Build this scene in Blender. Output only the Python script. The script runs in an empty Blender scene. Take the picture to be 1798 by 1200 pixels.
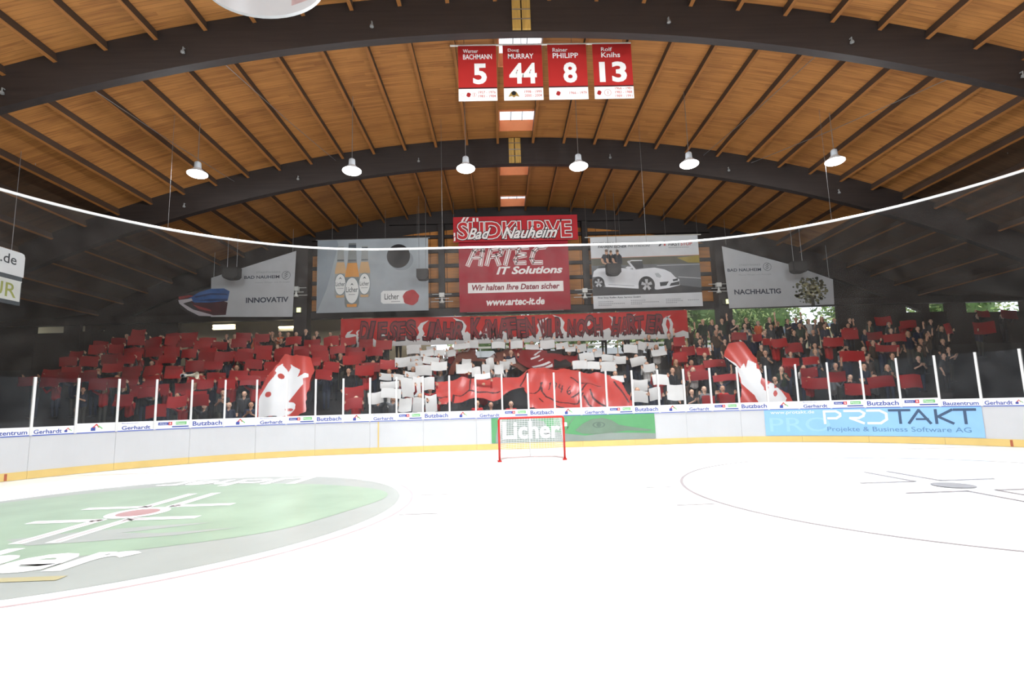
import bpy, bmesh, math, random
from mathutils import Vector, Matrix
from mathutils.geometry import tessellate_polygon
R = random.Random(7)
scn = bpy.context.scene
COL = scn.collection
PI = math.pi

# ---------------------------------------------------------------- camera
FPX, PITCH, YAW, ROLL = 886.0, 0.1258, 0.0212, 0.0298
CX, CH = -0.8035, 1.618
_cy, _sy, _cp, _sp, _cr, _sr = (math.cos(YAW), math.sin(YAW), math.cos(PITCH),
                                math.sin(PITCH), math.cos(ROLL), math.sin(ROLL))
_f = Vector((_sy * _cp, _cy * _cp, _sp))
_r = Vector((_cy, -_sy, 0))
_u = Vector((-_sy * _sp, -_cy * _sp, _cp))
_cx = _r * _cr - _u * _sr
_cyv = _r * _sr + _u * _cr
cam_d = bpy.data.cameras.new('camera')
cam = bpy.data.objects.new('camera', cam_d)
COL.objects.link(cam)
cam_d.sensor_width = 36.0
cam_d.lens = FPX / 1798 * 36.0
cam_d.clip_end = 400
mw = Matrix((( _cx.x, _cyv.x, -_f.x, CX), (_cx.y, _cyv.y, -_f.y, 0.0), (_cx.z, _cyv.z, -_f.z, CH), (0, 0, 0, 1)))
cam.matrix_world = mw
scn.camera = cam


def ray(x, y):
    return _cx * ((x - 899) / FPX) + _cyv * ((600 - y) / FPX) + _f


def at(x, y, Y):
    """world point that stands at distance Y where the photo shows (x, y)"""
    d = ray(x, y)
    t = Y / d.y
    return Vector((CX + d.x * t, Y, CH + d.z * t))


def atz(x, y, Z):
    d = ray(x, y)
    t = (Z - CH) / d.z
    return Vector((CX + d.x * t, d.y * t, Z))


# ---------------------------------------------------------------- world, exposure
wd = bpy.data.worlds.new('overcast_sky')
scn.world = wd
wd.use_nodes = True
_bg = wd.node_tree.nodes['Background']
_bg.inputs[0].default_value = (0.86, 0.93, 1.0, 1)
_bg.inputs[1].default_value = 1.7
scn.view_settings.view_transform = 'Standard'
scn.view_settings.look = 'None'
scn.view_settings.exposure = 0.2
scn.view_settings.gamma = 1.0
scn.view_settings.use_curve_mapping = False
scn.cycles.max_bounces = 5
scn.cycles.diffuse_bounces = 3
scn.cycles.glossy_bounces = 2
scn.cycles.transmission_bounces = 2
scn.cycles.transparent_max_bounces = 14
LAMP_WATTS = 1680.0         # downward beam of one lamp
LAMP_SIDE_WATTS = 330.0     # light leaving the glowing bowl sideways
LAMP_TINT = (0.92, 0.965, 1.0)

# ---------------------------------------------------------------- materials
_mats = {}


def lin(c):
    c = c / 255.0
    return c / 12.92 if c <= 0.04045 else ((c + 0.055) / 1.055) ** 2.4


def M(rgb, rough=0.7, var=0.07, scale=3.0, spec=0.3, metal=0.0, trans=0.0, bump=0.0):
    key = (rgb, rough, var, scale, spec, metal, trans, bump)
    if key in _mats:
        return _mats[key]
    m = bpy.data.materials.new('surface_%02x%02x%02x' % rgb)
    m.use_nodes = True
    nt = m.node_tree
    b = nt.nodes['Principled BSDF']
    col = [lin(v) for v in rgb]
    tc = nt.nodes.new('ShaderNodeTexCoord')
    nz = nt.nodes.new('ShaderNodeTexNoise')
    nz.inputs['Scale'].default_value = scale
    nz.inputs['Detail'].default_value = 4
    nt.links.new(tc.outputs['Object'], nz.inputs['Vector'])
    mr = nt.nodes.new('ShaderNodeMix')
    mr.data_type = 'RGBA'
    nt.links.new(nz.outputs['Fac'], mr.inputs['Factor'])
    mr.inputs['A'].default_value = [max(0, c * (1 - 2 * var)) for c in col] + [1]
    mr.inputs['B'].default_value = [min(1, c * (1 + 2 * var)) for c in col] + [1]
    nt.links.new(mr.outputs['Result'], b.inputs['Base Color'])
    b.inputs['Roughness'].default_value = rough
    b.inputs['Specular IOR Level'].default_value = spec
    b.inputs['Metallic'].default_value = metal
    if bump:
        bp = nt.nodes.new('ShaderNodeBump')
        bp.inputs['Strength'].default_value = bump
        nt.links.new(nz.outputs['Fac'], bp.inputs['Height'])
        nt.links.new(bp.outputs['Normal'], b.inputs['Normal'])
    if trans:
        tl = nt.nodes.new('ShaderNodeBsdfTranslucent')
        nt.links.new(mr.outputs['Result'], tl.inputs['Color'])
        mx = nt.nodes.new('ShaderNodeMixShader')
        mx.inputs[0].default_value = trans
        nt.links.new(b.outputs[0], mx.inputs[1])
        nt.links.new(tl.outputs[0], mx.inputs[2])
        nt.links.new(mx.outputs[0], nt.nodes['Material Output'].inputs[0])
    _mats[key] = m
    return m


def emit_mat(name, rgb, power):
    m = bpy.data.materials.new(name)
    m.use_nodes = True
    b = m.node_tree.nodes['Principled BSDF']
    b.inputs['Base Color'].default_value = [lin(v) for v in rgb] + [1]
    b.inputs['Emission Color'].default_value = [lin(v) for v in rgb] + [1]
    b.inputs['Emission Strength'].default_value = power
    return m


def veil_mat(name, rgb, alpha, gloss=0.0, haze=0.0):
    """see-through sheet: netting (alpha) or plexiglass (gloss by angle + scratches)"""
    m = bpy.data.materials.new(name)
    m.use_nodes = True
    nt = m.node_tree
    nt.nodes.remove(nt.nodes['Principled BSDF'])
    out = nt.nodes['Material Output']
    tr = nt.nodes.new('ShaderNodeBsdfTransparent')
    df = nt.nodes.new('ShaderNodeBsdfDiffuse')
    df.inputs[0].default_value = [lin(v) for v in rgb] + [1]
    mx = nt.nodes.new('ShaderNodeMixShader')
    nz = nt.nodes.new('ShaderNodeTexNoise')
    nz.inputs['Scale'].default_value = 2.2
    tc = nt.nodes.new('ShaderNodeTexCoord')
    nt.links.new(tc.outputs['Object'], nz.inputs['Vector'])
    ma = nt.nodes.new('ShaderNodeMath')
    ma.operation = 'MULTIPLY'
    ma.inputs[1].default_value = (alpha or haze) * 2
    nt.links.new(nz.outputs['Fac'], ma.inputs[0])
    nt.links.new(ma.outputs[0], mx.inputs[0])
    nt.links.new(tr.outputs[0], mx.inputs[1])
    nt.links.new(df.outputs[0], mx.inputs[2])
    last = mx
    if gloss:
        gl = nt.nodes.new('ShaderNodeBsdfGlossy')
        gl.inputs['Roughness'].default_value = 0.03
        fr = nt.nodes.new('ShaderNodeFresnel')
        fr.inputs[0].default_value = 1.35
        m2 = nt.nodes.new('ShaderNodeMixShader')
        g2 = nt.nodes.new('ShaderNodeMath')
        g2.operation = 'MULTIPLY'
        g2.inputs[1].default_value = gloss
        nt.links.new(fr.outputs[0], g2.inputs[0])
        nt.links.new(g2.outputs[0], m2.inputs[0])
        nt.links.new(mx.outputs[0], m2.inputs[1])
        nt.links.new(gl.outputs[0], m2.inputs[2])
        last = m2
    nt.links.new(last.outputs[0], out.inputs[0])
    return m


def deck_mat(c0, c1, name):
    m = bpy.data.materials.new(name)
    m.use_nodes = True
    nt = m.node_tree
    b = nt.nodes['Principled BSDF']
    L = nt.links.new
    tc = nt.nodes.new('ShaderNodeTexCoord')
    sp = nt.nodes.new('ShaderNodeSeparateXYZ')
    L(tc.outputs['Object'], sp.inputs[0])
    # one board every 12 cm along the hall, boards about 1.36 m to 4 m long
    fy = nt.nodes.new('ShaderNodeMath'); fy.operation = 'MULTIPLY'; fy.inputs[1].default_value = 1 / 0.12
    L(sp.outputs['Y'], fy.inputs[0])
    fl = nt.nodes.new('ShaderNodeMath'); fl.operation = 'FLOOR'; L(fy.outputs[0], fl.inputs[0])
    fx = nt.nodes.new('ShaderNodeMath'); fx.operation = 'MULTIPLY'; fx.inputs[1].default_value = 0.37
    L(sp.outputs['X'], fx.inputs[0])
    ad = nt.nodes.new('ShaderNodeMath'); ad.operation = 'MULTIPLY_ADD'; ad.inputs[1].default_value = 0.41
    L(fl.outputs[0], ad.inputs[0]); L(fx.outputs[0], ad.inputs[2])
    fl2 = nt.nodes.new('ShaderNodeMath'); fl2.operation = 'FLOOR'; L(ad.outputs[0], fl2.inputs[0])
    cm = nt.nodes.new('ShaderNodeCombineXYZ'); L(fl.outputs[0], cm.inputs[0]); L(fl2.outputs[0], cm.inputs[1])
    wn = nt.nodes.new('ShaderNodeTexWhiteNoise'); wn.noise_dimensions = '3D'; L(cm.outputs[0], wn.inputs['Vector'])
    mp = nt.nodes.new('ShaderNodeMapping'); mp.inputs['Scale'].default_value = (0.5, 14, 1)
    L(tc.outputs['Object'], mp.inputs[0])
    nz = nt.nodes.new('ShaderNodeTexNoise'); nz.inputs['Scale'].default_value = 2.0; nz.inputs['Detail'].default_value = 5
    L(mp.outputs[0], nz.inputs['Vector'])
    big = nt.nodes.new('ShaderNodeTexNoise'); big.inputs['Scale'].default_value = 0.55
    L(tc.outputs['Object'], big.inputs['Vector'])
    s1 = nt.nodes.new('ShaderNodeMath'); s1.operation = 'MULTIPLY_ADD'; s1.inputs[1].default_value = 0.28
    L(wn.outputs['Value'], s1.inputs[0]); L(nz.outputs['Fac'], s1.inputs[2])
    s2 = nt.nodes.new('ShaderNodeMath'); s2.operation = 'MULTIPLY_ADD'; s2.inputs[1].default_value = 0.5
    L(big.outputs['Fac'], s2.inputs[0]); L(s1.outputs[0], s2.inputs[2])
    cr = nt.nodes.new('ShaderNodeValToRGB')
    cr.color_ramp.elements[0].position = 0.55
    cr.color_ramp.elements[0].color = [lin(v) for v in c0] + [1]
    cr.color_ramp.elements[1].position = 1.35 if False else 1.0
    cr.color_ramp.elements[1].color = [lin(v) for v in c1] + [1]
    L(s2.outputs[0], cr.inputs[0])
    # dark groove between boards
    fr = nt.nodes.new('ShaderNodeMath'); fr.operation = 'FRACT'; L(fy.outputs[0], fr.inputs[0])
    gt = nt.nodes.new('ShaderNodeMath'); gt.operation = 'GREATER_THAN'; gt.inputs[1].default_value = 0.08
    L(fr.outputs[0], gt.inputs[0])
    gm = nt.nodes.new('ShaderNodeMapRange'); gm.inputs[3].default_value = 0.6; gm.inputs[4].default_value = 1.0
    L(gt.outputs[0], gm.inputs[0])
    mu = nt.nodes.new('ShaderNodeMix'); mu.data_type = 'RGBA'; mu.blend_type = 'MULTIPLY'; mu.inputs['Factor'].default_value = 1
    L(cr.outputs[0], mu.inputs['A']); L(gm.outputs[0], mu.inputs['B'])
    L(mu.outputs['Result'], b.inputs['Base Color'])
    b.inputs['Roughness'].default_value = 0.6
    return m


def wood_mat(name, rgb, sx=1.0, sy=12.0):
    m = bpy.data.materials.new(name)
    m.use_nodes = True
    nt = m.node_tree
    b = nt.nodes['Principled BSDF']
    tc = nt.nodes.new('ShaderNodeTexCoord')
    mp = nt.nodes.new('ShaderNodeMapping')
    mp.inputs['Scale'].default_value = (sx, sy, sy)
    nz = nt.nodes.new('ShaderNodeTexNoise')
    nz.inputs['Scale'].default_value = 1.5
    nz.inputs['Detail'].default_value = 5
    cr = nt.nodes.new('ShaderNodeValToRGB')
    c = [lin(v) for v in rgb]
    cr.color_ramp.elements[0].position = 0.3
    cr.color_ramp.elements[0].color = [v * 0.7 for v in c] + [1]
    cr.color_ramp.elements[1].position = 0.75
    cr.color_ramp.elements[1].color = [min(1, v * 1.2) for v in c] + [1]
    nt.links.new(tc.outputs['Object'], mp.inputs[0])
    nt.links.new(mp.outputs[0], nz.inputs['Vector'])
    nt.links.new(nz.outputs['Fac'], cr.inputs[0])
    nt.links.new(cr.outputs[0], b.inputs['Base Color'])
    b.inputs['Roughness'].default_value = 0.6
    return m


def ice_mat():
    m = bpy.data.materials.new('ice_sheet')
    m.use_nodes = True
    nt = m.node_tree
    b = nt.nodes['Principled BSDF']
    tc = nt.nodes.new('ShaderNodeTexCoord')
    nz = nt.nodes.new('ShaderNodeTexNoise')
    nz.inputs['Scale'].default_value = 0.8
    nz.inputs['Detail'].default_value = 8
    nt.links.new(tc.outputs['Object'], nz.inputs['Vector'])
    mr = nt.nodes.new('ShaderNodeMix')
    mr.data_type = 'RGBA'
    mr.inputs['A'].default_value = (0.86, 0.87, 0.88, 1)
    mr.inputs['B'].default_value = (0.93, 0.94, 0.945, 1)
    nt.links.new(nz.outputs['Fac'], mr.inputs['Factor'])
    nt.links.new(mr.outputs['Result'], b.inputs['Base Color'])
    b.inputs['Roughness'].default_value = 0.22
    b.inputs['Specular IOR Level'].default_value = 0.25
    return m


BLACKWOOD = wood_mat('dark_stained_glulam', (40, 32, 29), 0.4, 9)
PURLINSIDE = wood_mat('purlin_dark_shaded_side', (58, 42, 32), 9, 0.4)  # side faces coloured darker: shade under the deck on top of dark timber
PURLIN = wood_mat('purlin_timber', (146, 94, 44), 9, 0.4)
PALEWOOD = wood_mat('pale_timber', (176, 140, 70), 9, 1.0)
PANELWOOD = wood_mat('orange_wall_board', (190, 122, 50), 0.6, 8)
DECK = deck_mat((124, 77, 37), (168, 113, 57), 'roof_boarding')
DECKSHADE = deck_mat((56, 40, 28), (78, 57, 38), 'shaded_roof_boarding')  # same boarding in a darker colour, imitates light falling off towards the sides
WHITE = M((238, 238, 238), 0.4, 0.02, 2)
RED = M((206, 38, 34), 0.55, 0.08, 3)
NETCORD = M((225, 225, 225), 0.8, 0.03)
STEEL = M((150, 150, 150), 0.35, 0.05, 6, 0.5, 0.8)
BLACK = M((24, 24, 25), 0.6, 0.1, 5)
DARKWALL = M((46, 40, 37), 0.8, 0.15, 1.2)
CONCRETE = M((58, 56, 55), 0.9, 0.2, 1.5)

# ---------------------------------------------------------------- mesh helpers


class MB:
    def __init__(self):
        self.v, self.f, self.m = [], [], []

    def quadbox(self, c8, mi=0):
        b = len(self.v)
        self.v += [tuple(p) for p in c8]
        for q in ((0, 3, 2, 1), (4, 5, 6, 7), (0, 1, 5, 4), (1, 2, 6, 5), (2, 3, 7, 6), (3, 0, 4, 7)):
            self.f.append([b + i for i in q]); self.m.append(mi)
        return self

    def box(self, x0, x1, y0, y1, z0, z1, mi=0):
        return self.quadbox([(x0, y0, z0), (x1, y0, z0), (x1, y1, z0), (x0, y1, z0),
                             (x0, y0, z1), (x1, y0, z1), (x1, y1, z1), (x0, y1, z1)], mi)

    def tube(self, pts, r, n=8, mi=0, caps=True):
        pts = [Vector(p) for p in pts]
        rs = r if isinstance(r, (list, tuple)) else [r] * len(pts)
        rings = []
        for i, p in enumerate(pts):
            d = (pts[min(i + 1, len(pts) - 1)] - pts[max(i - 1, 0)])
            d = d.normalized() if d.length > 1e-9 else Vector((0, 0, 1))
            a = d.orthogonal().normalized() if abs(d.z) > 0.9 else d.cross(Vector((0, 0, 1))).normalized()
            c = d.cross(a)
            b = len(self.v)
            for k in range(n):
                t = 2 * PI * k / n
                self.v.append(tuple(p + (a * math.cos(t) + c * math.sin(t)) * rs[i]))
            rings.append(b)
        for i in range(len(rings) - 1):
            for k in range(n):
                k2 = (k + 1) % n
                self.f.append([rings[i] + k, rings[i] + k2, rings[i + 1] + k2, rings[i + 1] + k]); self.m.append(mi)
        if caps:
            self.f.append([rings[0] + k for k in range(n)][::-1]); self.m.append(mi)
            self.f.append([rings[-1] + k for k in range(n)]); self.m.append(mi)
        return self

    def lathe(self, prof, n=20, c=(0, 0, 0), mi=0):
        rings = []
        for (r, z) in prof:
            b = len(self.v)
            for k in range(n):
                t = 2 * PI * k / n
                self.v.append((c[0] + r * math.cos(t), c[1] + r * math.sin(t), c[2] + z))
            rings.append(b)
        for i in range(len(rings) - 1):
            for k in range(n):
                k2 = (k + 1) % n
                self.f.append([rings[i] + k, rings[i] + k2, rings[i + 1] + k2, rings[i + 1] + k]); self.m.append(mi)
        return self

    def grid(self, fn, nu, nv, mi=0, pick=None):
        b = len(self.v)
        for j in range(nv + 1):
            for i in range(nu + 1):
                self.v.append(tuple(fn(i / nu, j / nv)))
        for j in range(nv):
            for i in range(nu):
                a = b + j * (nu + 1) + i
                k = mi if pick is None else pick((i + .5) / nu, (j + .5) / nv)
                if k is None:
                    continue
                self.f.append([a, a + 1, a + nu + 2, a + nu + 1]); self.m.append(k)
        return self

    def prism(self, poly, fn, mi=0):
        """extrude polygon: fn(u, v, side) -> point, side 0 front / 1 back"""
        b = len(self.v)
        n = len(poly)
        for s in (0, 1):
            for (u, v) in poly:
                self.v.append(tuple(fn(u, v, s)))
        for t in tessellate_polygon([[Vector((u, v, 0)) for (u, v) in poly]]):
            self.f.append([b + i for i in t]); self.m.append(mi)
            self.f.append([b + n + i for i in reversed(t)]); self.m.append(mi)
        for i in range(n):
            j = (i + 1) % n
            self.f.append([b + i, b + j, b + n + j, b + n + i]); self.m.append(mi)
        return self

    def mesh(self, name='mesh', mats=(), smooth=False):
        me = bpy.data.meshes.new(name)
        me.from_pydata(self.v, [], self.f)
        for m in mats:
            me.materials.append(m)
        if len(mats) > 1:
            me.polygons.foreach_set('material_index', self.m)
        if smooth:
            me.polygons.foreach_set('use_smooth', [True] * len(me.polygons))
        me.update()
        return me

    def build(self, name, mats, parent=None, smooth=False, loc=None):
        if not isinstance(mats, (list, tuple)):
            mats = (mats,)
        return link(name, self.mesh(name, mats, smooth), parent, loc)


def link(name, data, parent=None, loc=None):
    o = bpy.data.objects.new(name, data)
    COL.objects.link(o)
    if parent is not None:
        o.parent = parent
        if parent.type == 'EMPTY' and data is not None and loc is None:
            # geometry is given in world space: undo the parent's placement
            o.matrix_parent_inverse = parent.matrix_basis.inverted()
    if loc is not None:
        o.location = loc
    return o


def empty(name, loc=(0, 0, 0), rz=0.0):
    o = bpy.data.objects.new(name, None)
    COL.objects.link(o)
    o.empty_display_size = 0.1
    o.location = loc
    o.rotation_euler = (0, 0, rz)
    return o


def tag(o, label, cat, group=None, kind=None):
    o['label'] = label
    o['category'] = cat
    if group:
        o['group'] = group
    if kind:
        o['kind'] = kind
    return o


def struct(o, label=None, cat=None):
    o['kind'] = 'structure'
    if label:
        o['label'] = label
    if cat:
        o['category'] = cat
    return o


# text: outline font turned into flat triangles, cached
_tc = {}


def text2d(s, size=1.0, shear=0.0, off=0.0, align='LEFT', wide=1.0, space=1.0):
    key = (s, shear, round(off / size, 4), space)
    if key not in _tc:
        c = bpy.data.curves.new('lettering', 'FONT')
        c.body = s
        c.size = 1.0
        c.shear = shear
        c.offset = off / size
        c.space_character = space
        c.resolution_u = 3
        o = bpy.data.objects.new('lettering', c)
        COL.objects.link(o)
        bpy.context.view_layer.update()
        dg = bpy.context.evaluated_depsgraph_get()
        me = bpy.data.meshes.new_from_object(o.evaluated_get(dg))
        vs = [(v.co.x, v.co.y) for v in me.vertices]
        fs = [list(p.vertices) for p in me.polygons]
        bpy.data.objects.remove(o)
        bpy.data.meshes.remove(me)
        bpy.data.curves.remove(c)
        _tc[key] = (vs, fs)
    vs, fs = _tc[key]
    vs = [(x * size * wide, y * size) for x, y in vs]
    if align != 'LEFT' and vs:
        x0, x1 = min(v[0] for v in vs), max(v[0] for v in vs)
        dx = -(x0 + x1) / 2 if align == 'CENTER' else -x1
        vs = [(x + dx, y) for x, y in vs]
    return vs, fs


def fit(s, w, h, shear=0.0, off=0.0, space=1.0):
    """text scaled to exactly w x h, lower left corner at 0, 0"""
    vs, fs = text2d(s, 1.0, shear, off, 'LEFT', 1.0, space)
    x0, x1 = min(v[0] for v in vs), max(v[0] for v in vs)
    y0, y1 = min(v[1] for v in vs), max(v[1] for v in vs)
    return [((x - x0) / (x1 - x0) * w, (y - y0) / (y1 - y0) * h) for x, y in vs], fs


class Print:
    """flat print on a surface; surf(u, v, d) -> world point, d = lift off the surface"""

    def __init__(self, surf, d):
        self.s, self.d, self.mb = surf, d, MB()

    def text(self, tf, u=0.0, v=0.0, rot=0.0):
        vs, fs = tf
        b = len(self.mb.v)
        c, s = math.cos(rot), math.sin(rot)
        self.mb.v += [tuple(self.s(u + x * c - y * s, v + x * s + y * c, self.d)) for x, y in vs]
        for f in fs:
            self.mb.f.append([b + i for i in f]); self.mb.m.append(0)
        return self

    def poly(self, pts):
        b = len(self.mb.v)
        self.mb.v += [tuple(self.s(u, v, self.d)) for u, v in pts]
        for t in tessellate_polygon([[Vector((u, v, 0)) for u, v in pts]]):
            self.mb.f.append([b + i for i in t]); self.mb.m.append(0)
        return self

    def rect(self, u0, u1, v0, v1, n=1):
        self.mb.grid(lambda a, c: self.s(u0 + (u1 - u0) * a, v0 + (v1 - v0) * c, self.d), n, 1)
        return self

    def oval(self, u, v, ru, rv, n=32, hole=0.0):
        if hole:
            self.mb.grid(lambda a, c: self.s(u + ru * (hole + (1 - hole) * c) * math.cos(2 * PI * a),
                                             v + rv * (hole + (1 - hole) * c) * math.sin(2 * PI * a), self.d), n, 1)
        else:
            self.poly([(u + ru * math.cos(2 * PI * k / n), v + rv * math.sin(2 * PI * k / n)) for k in range(n)])
        return self

    def stroke(self, pts, w):
        for (a, b) in zip(pts[:-1], pts[1:]):
            d = Vector((b[0] - a[0], b[1] - a[1]))
            if d.length < 1e-6:
                continue
            n = Vector((-d.y, d.x)).normalized() * (w / 2)
            e = d.normalized() * (w * .3)
            self.poly([(a[0] - n.x - e.x, a[1] - n.y - e.y), (b[0] - n.x + e.x, b[1] - n.y + e.y),
                       (b[0] + n.x + e.x, b[1] + n.y + e.y), (a[0] + n.x - e.x, a[1] + n.y - e.y)])
        return self

    def build(self, name, mat, parent):
        return self.mb.build(name, mat, parent)


def plane(o, u, v):
    o, u, v = Vector(o), Vector(u).normalized(), Vector(v).normalized()
    n = u.cross(v)
    return lambda a, b, d: o + u * a + v * b + n * d


ORD = ('zeroth first second third fourth fifth sixth seventh eighth ninth tenth eleventh twelfth thirteenth '
       'fourteenth fifteenth sixteenth seventeenth eighteenth nineteenth').split()
TENS = {2: 'twenty', 3: 'thirty', 4: 'forty', 5: 'fifty'}
TENTH = {20: 'twentieth', 30: 'thirtieth', 40: 'fortieth', 50: 'fiftieth'}


def ordinal(n):
    if n < 20:
        return ORD[n]
    return TENTH[n] if n % 10 == 0 else TENS[n // 10] + '-' + ORD[n % 10]

# ================================================================ THE HALL
ARCH_Y = (13.2, 21.1, 28.9)


def zroof(X):
    a = abs(X)
    return 13.35 - a * a / 100 if a < 24 else 7.59 - (a - 24) * 0.1


# ---- ice
BY, BR, BC = 19.05, 9.0, 6.0            # end board line, corner radius, start of corner


def bpath(s, off=0.0):
    a = abs(s); g = 1 if s >= 0 else -1
    if a <= BC:
        x, y, nx, ny = a, BY, 0, 1
    elif a <= BC + BR * PI / 2:
        t = (a - BC) / BR
        x, y, nx, ny = BC + BR * math.sin(t), BY - BR + BR * math.cos(t), math.sin(t), math.cos(t)
    else:
        x, y, nx, ny = BC + BR, BY - BR - (a - BC - BR * PI / 2), 1, 0
    return g * (x + off * nx), y + off * ny


def board(u, v, d):
    x, y = bpath(u, -d)
    return Vector((x, y, v))


ground = lambda a, b, d: Vector((a, b, d))
SE = BC + BR * PI / 2 + 38
rim = [bpath(-SE + 2 * SE * k / 160, 0.02) for k in range(161)]
mb = MB()
mb.prism(rim, lambda u, v, s: (u, v, 0.0 if s == 0 else -0.05))
floor = mb.build('floor', ice_mat())
struct(floor, 'white ice sheet with pale painted markings', 'ice')
mb = MB()
mb.box(-30, 30, -32, 29, -0.4, -0.06)
struct(mb.build('floor', CONCRETE), 'dark concrete floor around the rink', 'floor')

PALEGREEN = M((148, 168, 148), 0.3, 0.12, 1.1, 0.25)
PALEGREY = M((160, 165, 161), 0.3, 0.06, 1.3, 0.25)
ICEWHITE = M((243, 244, 244), 0.3, 0.01, 2, 0.25)
ICELINE = M((150, 143, 145), 0.3, 0.05, 2, 0.25)
ICEROSE = M((172, 136, 136), 0.3, 0.05, 2, 0.25)
ICECREAM = M((176, 168, 132), 0.3, 0.05, 2, 0.25)
ICEDOT = M((150, 149, 151), 0.3, 0.06, 2, 0.25)
GY = 14.91
FX, FY = 7.0, GY - 6.0
# sponsor disc in the left face-off circle
Print(ground, 0.002).oval(-FX, FY, 4.56, 4.56, 96, 0.988).build('circle_outline', M((188, 168, 170), 0.3, 0.05, 2, 0.25), floor)
Print(ground, 0.002).oval(-FX, FY, 4.47, 4.47, 96, 0.975).build('circle_band', ICEWHITE, floor)
disc = Print(ground, 0.002).oval(-FX, FY, 4.3, 4.3, 96).build('painted_disc', PALEGREY, floor)
p = Print(ground, 0.004)
p.poly([(-FX + 3.9 * math.cos(t) * (1 + .05 * math.sin(5 * t)), FY + .25 + 3.05 * math.sin(t) * (1 + .06 * math.sin(3 * t + 1)))
        for t in [2 * PI * k / 72 for k in range(72)]])
p.build('green_field', PALEGREEN, disc)
p = Print(ground, 0.006)
p.poly([(-7.6, 7.25), (-6.9, 7.6), (-6.0, 7.85), (-5.2, 7.95), (-5.7, 7.7), (-6.2, 7.45), (-5.6, 7.35), (-4.6, 7.55), (-5.3, 7.2), (-6.3, 7.0), (-7.0, 6.9)])
p.build('grey_brush_stroke', PALEGREY, disc)
p = Print(ground, 0.007)
p.text(fit('Licher', 3.7, 1.05, .1, .03), -8.85, 5.72)
p.text(fit('Licher', 3.5, 1.05, .1, .03), -5.45, 12.85, PI)
p.build('lettering', ICEWHITE, disc)
Print(ground, 0.007).rect(-8.6, -5.35, 5.42, 5.56).build('cream_stripe', ICECREAM, disc)


def faceoff(x, y, mat_l, mat_dot, bold, parent):
    w = 0.2 if bold else 0.06
    p = Print(ground, 0.008)
    q = Print(ground, 0.0095)
    for sx in (-1, 1):
        for sy in (-1, 1):
            a = (x + sx * 0.24, y + sy * 0.53)
            for e in ((x + sx * 1.25, y + sy * 0.53), (x + sx * 0.24, y + sy * 1.85)):
                p.stroke([a, e], w)
                if bold:
                    q.stroke([a, e], 0.05)
    p.build('face_off_mark', mat_l, parent)
    if bold:
        q.build('face_off_line', M((186, 172, 174), 0.3, 0.05, 2, 0.25), parent)
        Print(ground, 0.0095).oval(x, y, 0.46, 0.46, 40).build('face_off_ring', ICEWHITE, parent)
    Print(ground, 0.011).oval(x, y, 0.31, 0.31, 40).build('face_off_spot', mat_dot, parent)


faceoff(-FX, FY, ICEWHITE, ICEROSE, True, floor)
faceoff(FX, FY, ICELINE, ICEDOT, False, floor)
Print(ground, 0.003).oval(FX, FY, 4.53, 4.53, 96, 0.987).build('circle_outline', ICELINE, floor)
for sx in (-1, 1):
    for e in (-1, 1):
        for dy in (-0.85, 0.85):
            Print(ground, 0.003).rect(sx * FX + e * 4.55, sx * FX + e * 5.15, FY + dy - .025, FY + dy + .025).build('hash_mark', ICELINE, floor)
Print(ground, 0.003).rect(-13.9, 13.9, GY - 0.03, GY + 0.03).build('goal_line', M((214, 204, 206), .3, .02, 2, .25), floor)
Print(ground, 0.0035).poly([(1.8 * math.cos(t), GY - 0.05 - 1.8 * math.sin(t)) for t in [PI * k / 24 for k in range(25)]]).build('goal_crease', M((206, 213, 220), .3, .02, 2, .25), floor)

# ---- roof: deck, purlins, arches, skylights
SKY = [(14.75, 16.15), (18.9, 20.3), (23.1, 24.5), (27.2, 28.6)]
SX0, SX1 = -0.62, 0.82
ceiling = empty('ceiling')
struct(ceiling, 'barrel roof of brown boarding on black laminated timber arches', 'roof')


def deckpiece(xs, y0, y1, mat=None):
    m = MB()
    n = len(xs) - 1
    m.grid(lambda a, c: (xs[round(a * n)], y1 + (y0 - y1) * c, zroof(xs[round(a * n)])), n, 1)
    m.grid(lambda a, c: (xs[round(a * n)], y0 + (y1 - y0) * c, zroof(xs[round(a * n)]) + .12), n, 1)
    return m.build('roof_deck', mat or DECK, ceiling)


XS = [SX1 + (17 - SX1) * k / 24 for k in range(25)]
XO = [17 + 13 * k / 12 for k in range(13)]
deckpiece(XS, -32, 29)
deckpiece([-(17 + SX0) * k / 24 + SX0 for k in range(24, -1, -1)], -32, 29)
deckpiece(XO, -32, 29, DECKSHADE)
deckpiece([-x for x in reversed(XO)], -32, 29, DECKSHADE)
mids = [SX0 + (SX1 - SX0) * k / 4 for k in range(5)]
ys = [-32] + [v for a in SKY for v in a] + [29]
for a, b in zip(ys[0::2], ys[1::2]):
    deckpiece(mids, a, b)
WELL = M((214, 132, 86), 0.6, 0.1, 2)
for (a, b) in SKY:
    z0, z1 = 13.30, 13.78
    m = MB()
    t = 0.06
    m.box(SX0 - t, SX1 + t, b, b + t, z0, z1).box(SX0 - t, SX1 + t, a - t, a, z0, z1)
    m.box(SX0 - t, SX0, a, b, z0, z1).box(SX1, SX1 + t, a, b, z0, z1)
    w = m.build('skylight_well', WELL, ceiling)
    m = MB()
    m.box(SX0 - .02, SX1 + .02, a - .02, b + .02, z1, z1 + .02)
    m.build('skylight_pane', veil_mat('skylight_acrylic', (235, 240, 245), 0.25), w)
    m = MB()
    for k in (0.33, 0.66):
        m.tube([(SX0 + (SX1 - SX0) * k, a, z1 - .03), (SX0 + (SX1 - SX0) * k, b, z1 - .03)], 0.012, 6)
    m.build('skylight_bar', BLACK, w)

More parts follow.
